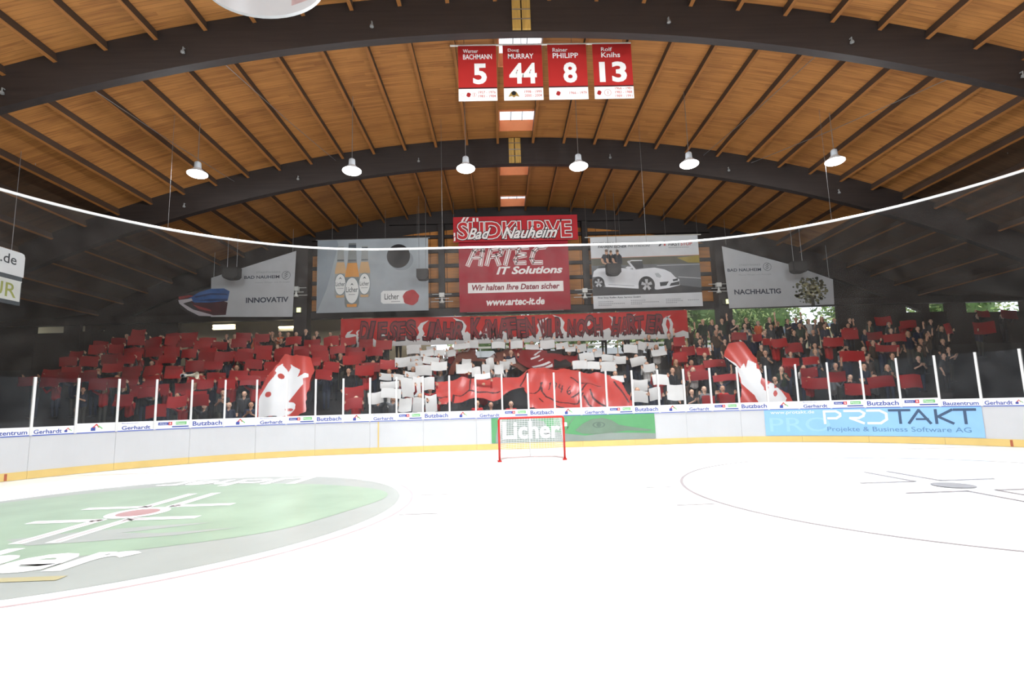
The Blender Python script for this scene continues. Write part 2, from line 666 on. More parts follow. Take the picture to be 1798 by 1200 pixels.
PX = [0.05 + g * (0.78 + 1.36 * k) for g in (-1, 1) for k in range(18)]
bays = [(5.4, 13.2), (13.2, 21.1), (21.1, 28.9)]
for (y0, y1) in bays:
    L = y1 - y0 - 0.26
    m = MB()
    m.box(-0.055, 0.055, 0, L, -0.27, 0)
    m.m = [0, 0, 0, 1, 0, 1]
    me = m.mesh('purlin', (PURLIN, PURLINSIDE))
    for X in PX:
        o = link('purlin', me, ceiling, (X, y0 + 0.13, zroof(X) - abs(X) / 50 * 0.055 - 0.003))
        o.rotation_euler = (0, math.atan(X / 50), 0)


def arch_bottom(X):
    return 12.12 - X * X / 100


for Y in ARCH_Y:
    m = MB()
    n = 60
    xs = [-24 + 48 * k / n for k in range(n + 1)]
    prof = [(x, zroof(x) - .005) for x in xs] + [(x, arch_bottom(x)) for x in reversed(xs)]
    b = len(m.v)
    for s in (-0.13, 0.13):
        for x in xs:
            m.v.append((x, Y + s, zroof(x) - .005))
        for x in xs:
            m.v.append((x, Y + s, arch_bottom(x)))
    N = n + 1
    for k in range(n):
        m.f.append([k, N + k, N + k + 1, k + 1]); m.m.append(0)
        m.f.append([2 * N + k + 1, 3 * N + k + 1, 3 * N + k, 2 * N + k]); m.m.append(0)
        m.f.append([N + k, 3 * N + k, 3 * N + k + 1, N + k + 1]); m.m.append(0)
        m.f.append([k + 1, 2 * N + k + 1, 2 * N + k, k]); m.m.append(0)
    m.f.append([0, 2 * N, 3 * N, N]); m.m.append(0)
    m.f.append([N - 1, 2 * N - 1, 4 * N - 1, 3 * N - 1]); m.m.append(0)
    arch = m.build('arch_beam', BLACKWOOD, ceiling)
    if Y < 28:
        for (a, b2) in ((-0.25, -0.01), (0.03, 0.27)):
            MB().box(a, b2, Y - 0.19, Y - 0.13, 12.16, 13.3).build('joint_plate', PALEWOOD, arch)
        m = MB()
        for zz in (12.45, 12.75, 13.05):
            m.box(-0.25, 0.27, Y - 0.2, Y - 0.19, zz, zz + 0.03)
        m.build('steel_strap', STEEL, arch)
        for g in (-1, 1):
            for xx in (4.2, 9.4, 14.2):
                m = MB()
                zb = arch_bottom(xx) + .5
                m.tube([(g * xx, Y - .13, zb), (g * xx, Y - .2, zb), (g * xx, Y - .2, zb - .12)], 0.02, 6)
                m.lathe([(0.0, 0.05), (0.05, 0.03), (0.06, -0.03), (0.0, -0.06)], 8, (g * xx, Y - .2, zb - .14))
                m.build('arch_fitting', M((120, 120, 118), .5, .05), arch)
    for g in (-1, 1):
        MB().box(g * 24.2 - .2, g * 24.2 + .2, Y - .15, Y + .15, 0, 7.4).build('arch_column', BLACKWOOD, ceiling)
# bracing rods under the boarding
for (x0, y0, x1, y1) in ((388, 112, 590, 240), (160, 165, 413, 277), (1440, 112, 1232, 230), (1672, 160, 1320, 293)):
    A = at(x0, y0, 14.2); B = at(x1, y1, 20.9)
    A.z = zroof(A.x) - .34; B.z = zroof(B.x) - .34
    MB().tube([A, (A + B) / 2 - Vector((0, 0, .06)), B], 0.012, 5).build('bracing_rod', STEEL, ceiling)

# ---- enclosing walls out of view, and the gable behind the fan block
struct(MB().box(-30.2, -30, -32, 29, -0.1, 7.6).build('wall_left_unseen', DARKWALL), 'unseen dark side wall beyond the terrace', 'wall')
struct(MB().box(30, 30.2, -32, 29, -0.1, 7.6).build('wall_right_unseen', DARKWALL), 'unseen dark side wall beyond the terrace opposite', 'wall')
struct(MB().box(-30.2, 30.2, -32.2, -32, -0.1, 14).build('wall_rear_unseen', DARKWALL), 'dark end wall behind the viewer', 'wall')

gable = empty('wall_back', (0, 28.9, 0))
struct(gable, 'black framed gable wall with orange boarded panels', 'wall')
FB, FT = 6.85, 7.25                      # fascia under the gable
MB().box(-30, 30, 28.6, 29.0, FB, FT).build('fascia_beam', BLACKWOOD, gable)
for (a, b) in ((-30, -12.4), (12.4, 30)):
    m = MB()
    n = 14
    m.grid(lambda u, v: (a + (b - a) * u, 29.0, FT + (min(zroof(a + (b - a) * u), 13) - FT) * v), n, 1)
    m.grid(lambda u, v: (b + (a - b) * u, 29.1, FT + (min(zroof(b + (a - b) * u), 13) - FT) * v), n, 1)
    m.build('dark_infill', DARKWALL, gable)
m = MB()
m.grid(lambda u, v: (-12.4 + 24.8 * u, 29.1, FT + (zroof(-12.4 + 24.8 * u) - FT) * v), 20, 1)
m.build('gable_backing', BLACK, gable)
for X in (-12.0, 12.0):
    MB().box(X - .36, X + .36, 28.0, 28.7, 0, arch_bottom(X) + .3).build('gable_column', BLACKWOOD, gable)
for X in (-4.15, 4.25):
    MB().box(X - .17, X + .17, 28.45, 28.85, FT, arch_bottom(X) + .3).build('gable_post', BLACKWOOD, gable)
zs = [FT + 0.08 + 0.87 * k for k in range(6)]
for z in zs:
    half = min(11.7, math.sqrt(max(0, (12.2 - z) * 100)))
    MB().box(-half, half, 28.6, 28.8, z + 0.64, z + 0.83).build('gable_rail', BLACKWOOD, gable)
studs = [-11.7 + 0.98 * k for k in range(25)]
for z in zs:
    for a, b in zip(studs[:-1], studs[1:]):
        z1 = min(z + 0.64, arch_bottom(max(abs(a), abs(b))) + .25)
        if z1 - z > 0.15:
            MB().box(a + .015, b - .015, 28.78, 28.84, z, z1).build('panel', PANELWOOD, gable)

# ---- terrace
NROW = 10


def rowY(k): return 20.4 + 0.78 * k


def rowZ(k): return 0.35 + 0.43 * k


terrace = empty('floor_terrace', (0, 20, 0))
struct(terrace, 'stepped concrete terrace behind the end boards', 'terrace')
for k in range(NROW):
    y1 = rowY(k) + 0.39 if k < NROW - 1 else 29.0
    MB().box(-29.9, 29.9, rowY(k) - 0.39, y1, -0.05, rowZ(k)).build('terrace_step', CONCRETE, terrace)
# concourse behind the terrace
CZ = rowZ(NROW - 1)
struct(MB().box(-40, 45, 29.0, 75, CZ - .4, CZ - .02).build('ground', M((150, 148, 142), .9, .15, 1.0)), 'pale paved ground outside behind the terrace', 'ground')
struct(MB().box(-30, -5.2, 31.2, 31.4, CZ, 7.6).build('wall_concourse', M((214, 200, 164), .8, .06, 1.0)), 'cream painted wall at the back of the concourse', 'wall')
struct(MB().box(-30, 30, 29.0, 31.4, 7.3, 7.45).build('ceiling_concourse', DARKWALL), 'low dark ceiling over the back concourse', 'ceiling')
# closed bays towards both ends
for (a, b) in ((-30, -27.2), (-25.6, -24.7), (-23.3, -19.2), (18.9, 23.0), (25.4, 26.6)):
    MB().box(a, b, 28.75, 28.95, CZ, FB).build('dark_bay', DARKWALL, gable)
for (a, b, zt) in ((-27.2, -25.6, 6.45), (-24.7, -23.3, 6.5), (23.0, 25.4, 6.35), (26.6, 30, 6.25)):
    MB().box(a, b, 28.77, 28.93, CZ, zt).build('dark_parapet', DARKWALL, gable)

# ================================================================ BOARDS AND GLASS
ZK, ZB, ZA, ZG = 0.22, 1.18, 1.46, 2.80
rink = empty('rink_boards', (0, BY, 0))
tag(rink, 'white rink boards with yellow kick strip and clear glass above', 'rink boards')
POST_S = [0.15 + 0.985 * k for k in range(-22, 23)]
BOARDM = M((203, 205, 207), 0.35, 0.02, 1.5, 0.4)
YELLOW = M((222, 194, 124), 0.4, 0.05, 2)
BLUE = M((70, 96, 190), 0.5, 0.03)
ADWHITE = M((240, 241, 244), 0.45, 0.01)
GLASS = veil_mat('plexiglass', (190, 195, 200), 0.0, 0.55, 0.03)
POSTM = M((226, 226, 224), 0.4, 0.03)
INK = M((66, 84, 160), 0.5, 0.03)
INKRED = M((205, 70, 66), 0.5, 0.03)
INKGREEN = M((120, 190, 120), 0.5, 0.03)


def shell(s0, s1, z0, z1, d0, d1, n):
    m = MB()
    m.grid(lambda a, c: board(s0 + (s1 - s0) * a, z0 + (z1 - z0) * c, d0), n, 1)
    m.grid(lambda a, c: board(s1 + (s0 - s1) * a, z0 + (z1 - z0) * c, d1), n, 1)
    m.grid(lambda a, c: board(s0 + (s1 - s0) * a, z1, d0 + (d1 - d0) * c), n, 1)
    m.grid(lambda a, c: board(s1 + (s0 - s1) * a, z0, d0 + (d1 - d0) * c), n, 1)
    m.grid(lambda a, c: board(s0, z0 + (z1 - z0) * c, d1 + (d0 - d1) * a), 1, 1)
    m.grid(lambda a, c: board(s1, z0 + (z1 - z0) * c, d0 + (d1 - d0) * a), 1, 1)
    return m


for k in range(0, len(POST_S) - 1, 2):
    s0, s1 = POST_S[k], POST_S[k + 2]
    shell(s0 + .0025, s1 - .0025, 0.0, ZB, 0, -.08, 8).build('board_panel', BOARDM, rink)
    shell(s0 + .0025, s1 - .0025, 0.01, ZK, .012, 0, 8).build('kick_strip', YELLOW, rink)
    shell(s0, s1, ZB - .012, ZB + .012, .014, -.1, 8).build('blue_rail', BLUE, rink)
ADS = ['wide', 'gerhouse', 'house', 'ger', 'bars', 'butz'] + ['house', 'ger', 'bars', 'butz'] * 5 + ['house', 'ger', 'bars', 'butz', 'bars', 'wide', 'gerhouse']
# the first pane that shows in full starts at post -16
first = 22 - 17
POSTMESH = {}
for i, s in enumerate(POST_S):
    shell(s - .03, s + .03, ZB, ZG, .035, -.045, 1).build('stanchion', POSTM, rink)
for i in range(len(POST_S) - 1):
    s0, s1 = POST_S[i] + .03, POST_S[i + 1] - .03
    shell(s0, s1, ZB + .012, ZG - .01, 0, -.012, 4).build('glass_pane', GLASS, rink)
    j = i - first
    kind = ADS[j] if 0 <= j < len(ADS) else 'plain'
    za = ZA - (.05 if kind in ('gerhouse', 'wide') else 0)
    strip = shell(s0, s1, ZB + .014, za, .012, .004, 4).build('ad_strip', ADWHITE, rink)
    w = s1 - s0
    c = (s0 + s1) / 2

    def house(cu, sc):
        Print(board, .016).poly([(cu - .13 * sc, 1.23), (cu - .02 * sc, 1.23), (cu - .02 * sc, 1.23 + .1 * sc), (cu - .06 * sc, 1.23 + .14 * sc), (cu - .13 * sc, 1.23 + .08 * sc)]).build('emblem', INK, strip)
        Print(board, .018).stroke([(cu - .07 * sc, 1.23 + .1 * sc), (cu, 1.23 + .19 * sc), (cu + .06 * sc, 1.23 + .1 * sc)], .03 * sc).build('emblem', INKRED, strip)
        Print(board, .02).stroke([(cu + .05 * sc, 1.23 + .14 * sc), (cu + .14 * sc, 1.23 + .06 * sc)], .03 * sc).build('emblem', INKGREEN, strip)
    if kind == 'house':
        house(c, 1.0)
    elif kind == 'ger':
        Print(board, .016).text(fit('Gerhardt', .74, .12, 0, .02), c - .36, 1.215).build('lettering', INK, strip)
        Print(board, .016).text(fit('Bauzentrum', .42, .035), c - .36, 1.40).build('lettering', INK, strip)
    elif kind == 'gerhouse':
        Print(board, .016).text(fit('Gerhardt', .62, .12, 0, .02), s0 + .03, 1.215).build('lettering', INK, strip)
        house(s1 - .14, .6)
    elif kind == 'wide':
        Print(board, .016).text(fit('Bauzentrum', .84, .12, 0, .02), c - .42, 1.215).build('lettering', INK, strip)
    elif kind == 'butz':
        Print(board, .016).text(fit('Butzbach', .86, .15, 0, .02), c - .43, 1.25).build('lettering', INK, strip)
    elif kind == 'bars':
        p = Print(board, .016)
        p.rect(c - .4, c - .12, 1.31, 1.40).rect(c - .02, c + .44, 1.23, 1.27).build('emblem', INK, strip)
        Print(board, .016).rect(c - .12, c - .02, 1.30, 1.41).build('emblem', INKRED, strip)
        Print(board, .016).rect(c + .08, c + .38, 1.31, 1.41).build('emblem', INKGREEN, strip)
        Print(board, .019).text(fit('Ahaus', .2, .05), c - .37, 1.33).text(fit('&', .05, .07), c - .095, 1.325).text(fit('Messen', .24, .06), c + .1, 1.33).build('lettering', ADWHITE, strip)

# green beer panel behind the goal
G0, G1 = -1.26, 4.86
ADGREEN = M((98, 160, 110), 0.5, 0.08, 1.0)
ADGREY = M((140, 151, 144), 0.5, 0.08, 1.2)
ADBIRD = M((116, 138, 120), 0.5, 0.12, 1.6)
ap = Print(board, .016).rect(G0, G1, ZK + .02, ZB - .015, 14).build('ad_panel', ADGREEN, rink)
p = Print(board, .018)
p.poly([(G0 + .15, ZK + .02), (G1, ZK + .02), (G1, .42), (4.2, .46), (3.2, .5), (2.2, .42), (1.6, .5), (.9, .62), (.7, 1.0), (.2, 1.1), (-.6, 1.1), (-1.0, 1.0), (-1.1, .5)])
p.build('grey_wash', ADGREY, ap)
p = Print(board, .020)
p.poly([(1.85, .62), (2.15, .86), (2.5, 1.02), (2.9, 1.05), (3.25, .95), (3.5, .78), (3.9, .7), (4.75, .56), (4.6, .52), (3.8, .56), (3.2, .5), (2.6, .46), (2.1, .5)])
for c0 in (1.25, 1.55):
    p.stroke([(c0, .66), (c0 + .12, .9), (c0 + .3, 1.12)], .03).stroke([(c0 - .1, .6), (c0 + .05, .75), (c0 - .06, .92)], .025)
p.build('bird_head', ADBIRD, ap)
Print(board, .022).oval(2.75, .8, .24, .11, 24, .75).oval(2.75, .8, .09, .08, 16).build('bird_eye', M((100, 118, 106), .5, .1), ap)
Print(board, .024).text(fit('Licher', 2.15, .66, 0, .03), -.85, .36).build('lettering', ADWHITE, ap)
# light blue software panel in the right corner
H0, H1 = 8.84, 14.9
ADBLUE = M((148, 196, 240), 0.5, 0.08, .8)
ap = Print(board, .016).rect(H0, H1, ZK + .02, ZB - .015, 20).build('ad_panel', ADBLUE, rink)
Print(board, .018).text(fit('PRO', 1.9, .5), 9.0, .38).build('ghost_lettering', M((160, 204, 243), .5, .03), ap)
p = Print(board, .020)
p.text(fit('www.protakt.de', 1.4, .15), 9.05, .98)
zz = .66
hh = .42
p.stroke([(10.75, zz), (10.75, zz + hh), (11.1, zz + hh), (11.22, zz + hh * .8), (11.22, zz + hh * .6), (11.1, zz + hh * .42), (10.85, zz + hh * .42)], .075)
p.stroke([(11.35, zz + hh), (11.8, zz + hh), (11.92, zz + hh * .8), (11.88, zz + hh * .58), (11.75, zz + hh * .42), (11.5, zz + hh * .42), (11.88, zz)], .075)
p.stroke([(12.0, zz + hh), (12.35, zz + hh), (12.52, zz + hh * .75), (12.52, zz + hh * .3), (12.35, zz), (12.0, zz)], .075)
p.build('lettering', ADWHITE, ap)
p = Print(board, .020)
p.stroke([(12.6, zz + hh), (13.15, zz + hh)], .075).stroke([(12.88, zz + hh), (12.88, zz)], .075)
p.stroke([(13.1, zz), (13.38, zz + hh), (13.65, zz)], .075).stroke([(13.3, zz + .13), (13.6, zz + .13)], .06)
p.stroke([(13.8, zz), (13.8, zz + hh)], .075).stroke([(14.2, zz + hh), (13.85, zz + hh * .5), (14.2, zz)], .075)
p.stroke([(14.25, zz + hh), (14.75, zz + hh)], .075).stroke([(14.5, zz + hh), (14.5, zz)], .075)
p.build('lettering', M((72, 92, 118), .5, .03), ap)
Print(board, .020).text(fit('Projekte & Business Software AG', 3.8, .2), 10.8, .34).build('lettering', M((98, 138, 178), .5, .03), ap)
Print(board, .016).rect(-5.47, -5.42, ZK, ZB - .02).build('yellow_mark', YELLOW, rink)
for s in (-16.05, 15.45):
    Print(board, .016).rect(s - .03, s + .03, .02, ZK - .02).build('red_mark', M((170, 96, 70), .5, .1), rink)

# ---- safety net above the glass and its white top rail
RS = [-24 + 48 * k / 96 for k in range(97)]


def rpath(s):
    a = abs(s); g = 1 if s >= 0 else -1
    if a <= 5:
        return g * a, 19.1
    if a <= 5 + 10 * PI / 2:
        t = (a - 5) / 10
        return g * (5 + 10 * math.sin(t)), 9.1 + 10 * math.cos(t)
    return g * 15, 9.1 - (a - 5 - 5 * PI)


ZR = 7.78
m = MB().tube([(*rpath(s), ZR) for s in RS], 0.045, 8)
rail = m.build('net_rail', M((232, 232, 230), .35, .02), None, True)
tag(rail, 'long curved white pipe carrying the safety net', 'rail')
for X in (-11.4, 11.2, -3, 5):
    s = next(s for s in RS if abs(rpath(s)[0] - X) < .5)
    x, y = rpath(s)
    MB().tube([(x, y, ZR), (x, y, zroof(x) - .1)], 0.006, 5).build('hanger_wire', M((96, 94, 92), .5), rail)
m = MB()
m.grid(lambda a, c: Vector((*bpath(-22 + 44 * a, .1), ZG)) * (1 - c) + Vector((*rpath(-22.4 + 44.8 * a), ZR)) * c, 88, 6)
net = m.build('safety_net', veil_mat('net_mesh', (120, 116, 112), 0.10))
tag(net, 'dark fine mesh safety net hanging above the end glass', 'net')

# ================================================================ GOAL
goal = empty('goal', (0, GY, 0))
tag(goal, 'red framed ice hockey goal with white net', 'goal')
REDPIPE = M((206, 52, 44), .35, .04, 4)
m = MB()
m.tube([(-.945, GY, 0), (-.945, GY, 1.2), (-.93, GY, 1.235), (-.9, GY, 1.25), (.9, GY, 1.25), (.93, GY, 1.235), (.945, GY, 1.2), (.945, GY, 0)], 0.032, 10)
m.build('goal_frame', REDPIPE, goal, True)
GB = [(-.945, 0), (-1.02, .45), (-.75, .95), (0, 1.1), (.75, .95), (1.02, .45), (.945, 0)]
m = MB().tube([(x, GY + y, .03) for x, y in GB], .025, 8)
m.build('base_frame', M((222, 200, 198), .4, .04), goal, True)
m = MB().tube([(0, GY, 1.25), (0, GY + .5, 1.22), (0, GY + 1.08, .75), (0, GY + 1.1, .05)], .022, 8)
m.build('centre_support', WHITE, goal, True)
m = MB().tube([(-.94, GY, 1.25), (-.7, GY + .45, 1.23), (0, GY + .55, 1.22), (.7, GY + .45, 1.23), (.94, GY, 1.25)], .02, 8)
m.build('top_frame', WHITE, goal, True)


def gpt(pl, t):
    f = t * (len(pl) - 1)
    i = min(int(f), len(pl) - 2)
    return Vector(pl[i]).lerp(Vector(pl[i + 1]), f - i)


TOPF = [(-.94, 0), (-.85, .25), (-.7, .45), (0, .55), (.7, .45), (.85, .25), (.94, 0)]
m = MB()
nn = 52
for k in range(nn + 1):
    a = gpt(GB, k / nn); b = gpt(TOPF, k / nn)
    m.tube([(a.x, GY + a.y, .03), (b.x, GY + b.y, 1.23)], .005, 3, 0, False)
for j in range(1, 21):
    t = j / 21
    m.tube([(gpt(GB, k / 24).lerp(gpt(TOPF, k / 24), t).x, GY + gpt(GB, k / 24).lerp(gpt(TOPF, k / 24), t).y, .03 + 1.2 * t) for k in range(25)], .005, 3, 0, False)
for k in range(1, 24):
    x = -.94 + 1.88 * k / 24
    yb = .55 if abs(x) < .7 else .45 - (abs(x) - .7) / .24 * .45
    m.tube([(x, GY, 1.24), (x, GY + yb, 1.23)], .005, 3, 0, False)
for y in (.1, .2, .3, .4, .5):
    xx = .94 - y * .45
    m.tube([(-xx, GY + y, 1.235), (xx, GY + y, 1.235)], .005, 3, 0, False)
m.build('net', NETCORD, goal)
for g in (-1, 1):
    MB().tube([(g * .945, GY, .0), (g * .945, GY, .05)], .06, 8).build('post_foot', REDPIPE, goal)
MB().lathe([(0, .06), (.05, .05), (.055, -.05), (0, -.06)], 10, (1.0, GY + .02, 1.02)).build('net_clip', WHITE, goal)

# ================================================================ LAMPS
LAMPX = [-11.42, -5.97, -1.91, 2.15, 6.17, 11.52]
LZ = 10.05
LENS = emit_mat('lamp_lens', (255, 255, 255), 9.0)
SHADE = M((214, 216, 218), .35, .02)
NAMES6 = ['leftmost', 'second from the left', 'third from the left', 'fourth from the left', 'second from the right', 'rightmost']


def lamp_parts(name, x, y, ztop, side=True):
    t = empty(name, (x, y, LZ))
    MB().lathe([(.1, .26), (.13, .24), (.2, .17), (.32, .07), (.335, .05), (.32, .055), (.18, .14), (0, .16)], 28, (x, y, LZ)).build('shade', SHADE, t, True)
    MB().lathe([(0, .1), (.24, .09), (.315, .055), (.325, .02), (.28, -.015), (.15, -.03), (0, -.035)], 28, (x, y, LZ)).build('lens', LENS, t, True)
    MB().lathe([(0, .5), (.06, .5), (.1, .47), (.11, .44), (.12, .26), (.1, .24)], 16, (x, y, LZ)).build('ballast_housing', M((176, 180, 184), .4, .04), t, True)
    MB().tube([(x, y, LZ + .48), (x, y, ztop)], .012, 5).build('suspension_wire', STEEL, t)
    ld = bpy.data.lights.new('lamp_light', 'SPOT')
    ld.energy = LAMP_WATTS
    ld.color = LAMP_TINT
    ld.spot_size = math.radians(112)
    ld.spot_blend = 0.75
    ld.shadow_soft_size = 0.27
    link('lamp_light', ld, t, (0, 0, -0.08))
    if not side:
        return t
    ld = bpy.data.lights.new('lamp_side_light', 'POINT')
    ld.energy = LAMP_SIDE_WATTS
    ld.color = LAMP_TINT
    ld.shadow_soft_size = 0.06
    link('lamp_side_light', ld, t, (0, 0, -0.11))
    return t


for k, x in enumerate(LAMPX):
    t = lamp_parts('pendant_lamp', x, 17.2, zroof(x) - .05)
    tag(t, 'lit white bell shaped pendant lamp, %s in the row' % NAMES6[k], 'lamp', 'pendant lamps in the row before the second arch')
for r_, y in enumerate((9.1, 1.3, -6.5, -14.3)):
    for k, x in enumerate(LAMPX):
        t = lamp_parts('pendant_lamp', x, y, zroof(x) - .05, y > 0)
        tag(t, 'pendant lamp over near ice above the picture, %s row back, %s' % (ORD[r_ + 2], NAMES6[k]), 'lamp', 'pendant lamps above the near ice')
# ================================================================ BANNERS
def cloth(name, poly, surf, mat, parent, t=.02):
    m = MB()
    m.prism(poly, lambda u, v, s: surf(u, v, 0 if s == 0 else -t))
    return m.build(name, mat, parent)


def hangers(pts, parent, r=.01):
    for (x, y, z) in pts:
        MB().tube([(x, y, z), (x, y, zroof(x) - .05)], r, 5).build('hanging_wire', STEEL, parent)


# ---- retired numbers
JRED = M((182, 46, 43), .5, .05, 2, .3, 0, .15)
JW = M((236, 234, 230), .55, .02, 2, .3)
JDARK = M((58, 26, 30), .5, .05)
JY = 14.2
jz1 = at(950, 79, JY).z
jrail = MB().tube([(at(790, 77, JY).x, JY + .03, jz1 + .04), (at(1108, 79, JY).x, JY + .03, jz1 + .04)], .028, 8).build('banner_rail', M((226, 222, 214), .4, .03))
tag(jrail, 'thin white pole holding four red number banners under roof', 'pole')
for xx in (-1.7, .05, 1.6, 3.2):
    MB().tube([(xx, JY + .03, jz1 + .05), (xx, JY + .03, zroof(xx))], .007, 5).build('hanging_wire', STEEL, jrail)
JB = [(804, 871, ('Werner', 'BACHMANN'), '5', ('1957 - 1976', '1983 - 1984')),
      (882.5, 951, ('Doug', 'MURRAY'), '44', ('1998 - 1999', '2000 - 2004')),
      (961, 1029, ('Rainer', 'PHILIPP'), '8', ('1966 - 1979',)),
      (1040, 1108, ('Rolf', 'Knihs'), '13', ('1966 - 1981', '1983 - 1988', '1989 - 1991'))]
for (a, b, nm, num, yrs) in JB:
    x0, x1 = at(a, 85, JY).x, at(b, 85, JY).x
    w = x1 - x0
    hh = 1.80
    z0 = jz1 - hh
    t = empty('number_banner', (x0 + w / 2, JY, z0))
    tag(t, 'red hanging banner with big white %s, %s in the row' % ({'5': 'number five', '44': 'double four', '8': 'number eight', '13': 'number thirteen'}[num], {'5': 'leftmost', '44': 'second', '8': 'third', '13': 'rightmost'}[num]), 'banner', 'retired number banners')
    S = plane((x0, JY, z0), (1, 0, 0), (0, 0, 1))
    cloth('cloth', [(0, .4), (w, .4), (w, hh), (0, hh)], S, JRED, t)
    fo = cloth('foot_panel', [(0, 0), (w, 0), (w, .385), (0, .385)], S, JW, t)
    Print(S, .004).rect(0, w, .385, .425).build('dark_stripe', JDARK, t)
    p = Print(S, .004)
    nw = .42 if len(num) == 1 else .84
    un = w * .56 if len(num) == 1 else w * .5
    p.text(fit(num, nw, .68, 0, .035), un - nw / 2, .53)
    p.text(fit(nm[0], .46 if len(nm[0]) > 4 else .34, .13, 0, .012), w * .13 if num != '13' else w * .22, hh - .24)
    p.text(fit(nm[1], .88 if len(nm[1]) > 7 else .78 if len(nm[1]) > 5 else .58, .17, 0, .012), w * .13 if num != '13' else w * .22, hh - .45)
    p.build('lettering', JW, t)
    for i, yv in enumerate(yrs):
        n = len(yrs)
        Print(S, .004).text(fit(yv, .52, .085, 0, .004), w - .57, .2 + (n - 1) * .062 - i * .125 - .04).build('year_lettering', M((176, 50, 46), .5, .03), t)
    em = M((150, 34, 36), .5, .05)
    if num == '44':
        Print(S, .004).poly([(.13, .1), (.22, .26), (.3, .3), (.38, .26), (.47, .1), (.36, .13), (.3, .08), (.24, .13)]).build('emblem', M((146, 116, 60), .5, .1), t)
        Print(S, .006).oval(.3, .22, .07, .07, 16).build('emblem', BLACK, t)
    else:
        cx = {'5': (.3,), '8': (.28,), '13': (.14,)}[num]
        for c in cx:
            Print(S, .004).poly([(c + .065 * math.cos(k) * (1 + .15 * math.sin(4 * k)), .19 + .075 * math.sin(k)) for k in [2 * PI * q / 20 for q in range(20)]]).build('emblem', em, t)
        if num in ('5', '13'):
            c2 = {'5': .47, '13': .4}[num]
            Print(S, .004).oval(c2, .19, .07 if num == '5' else .11, .07 if num == '5' else .11, 24, .85).rect(c2 - .01, c2 + .015, .14, .24).build('emblem', M((196, 150, 146), .5, .05), t)
        if num == '5':
            Print(S, .004).oval(.12, .19, .055, .055, 20, .8).build('emblem', M((216, 180, 176), .5, .05), t)

# ---- oval sign above the ice, cut by the top of the frame
ov = at(459, 27, 9.0)
t = empty('oval_sign', (ov.x, 9.0, ov.z))
tag(t, 'white oval hanging sign with red and grey print', 'sign')
S = plane((ov.x, 9.0, ov.z + .75), (1, .12, 0), (0, 0, 1))
cloth('sign_board', [(1.15 * math.cos(2 * PI * k / 48), .75 * math.sin(2 * PI * k / 48)) for k in range(48)], S, M((186, 187, 188), .5, .03), t, .08)
Print(S, .004).rect(-.35, .5, -.28, -.2).rect(-.4, .45, -.14, -.04).build('red_print', M((206, 120, 118), .5, .06), t)
Print(S, .004).rect(-.3, .35, -.38, -.35).build('grey_print', M((190, 190, 192), .5, .05), t)
Print(S, .004).poly([(.55, -.5), (.95, -.3), (1.0, .1), (.55, .1)]).build('photo_print', M((176, 150, 148), .5, .2, 5), t)
hangers([(ov.x - .7, 9.0, ov.z + 1.3), (ov.x + .7, 9.09, ov.z + 1.3)], t)

# ---- sign boxes over the side terrace on the left
rr = at(45, 447, 16.6)
ll = atz(0, 433, rr.z)
dirv = (ll - rr).normalized()
lf = rr + dirv * 3.4
t = empty('sign_box', (rr.x, rr.y, rr.z - 1.75))
tag(t, 'double white advertising sign with rounded corner beside the dark terrace', 'sign')
S = plane((lf.x, lf.y, rr.z - 1.75), (-dirv.x, -dirv.y, 0), (0, 0, 1))
W = 3.4
cloth('upper_panel', [(0, .95), (W, .95), (W, 1.62), (W - .04, 1.72), (W - .14, 1.75), (0, 1.75)], S, M((206, 208, 208), .5, .03), t, .15)
cloth('lower_panel', [(0, .12), (W - .06, .12), (W - .06, .76), (W - .02, .8), (0, .8)], S, M((200, 202, 196), .5, .03), t, .15)
cloth('dark_frame', [(0, 0), (W - .02, 0), (W - .02, .95), (0, .95)], plane(S(0, 0, -.02), (-dirv.x, -dirv.y, 0), (0, 0, 1)), M((70, 76, 80), .5, .05), t, .1)
Print(S, .004).text(text2d('er.de', .46, 0, .004, 'RIGHT'), W - .28, 1.3).build('lettering', M((54, 58, 62), .5, .03), t)
Print(S, .004).text(text2d('TUR', .66, 0, .004, 'RIGHT'), W - .2, .22).build('lettering', M((150, 156, 84), .5, .03), t)
hangers([(S(W - .4, 1.75, -.08).x, S(W - .4, 1.75, -.08).y, rr.z), (S(.6, 1.75, -.08).x, S(.6, 1.75, -.08).y, rr.z)], t, .01)

# ---- big banners on the gable
BYY = 27.5


def banner_frame(name, label, x0, x1, z0, z1, Y=BYY):
    t = empty(name, ((x0 + x1) / 2, Y, z0))
    tag(t, label, 'banner')
    return t, plane((x0, Y, z0), (1, 0, 0), (0, 0, 1)), x1 - x0, z1 - z0


# (a) bottles and puck
x0, x1, z0, z1 = -10.93, -4.77, 6.96, 11.1
t, S, W, H = banner_frame('advert_banner', 'grey banner printed with three bottles and a black puck', x0, x1, z0, z1)
cloth('cloth', [(0, 0), (W, 0), (W, H), (0, H)], S, M((168, 174, 178), .6, .14, .7, .2, 0, .1), t)


def N(pts):   # picture coordinates of the enlarged banner
    return [((x - 135) / 1525 * W, (1080 - y) / 1000 * H) for x, y in pts]


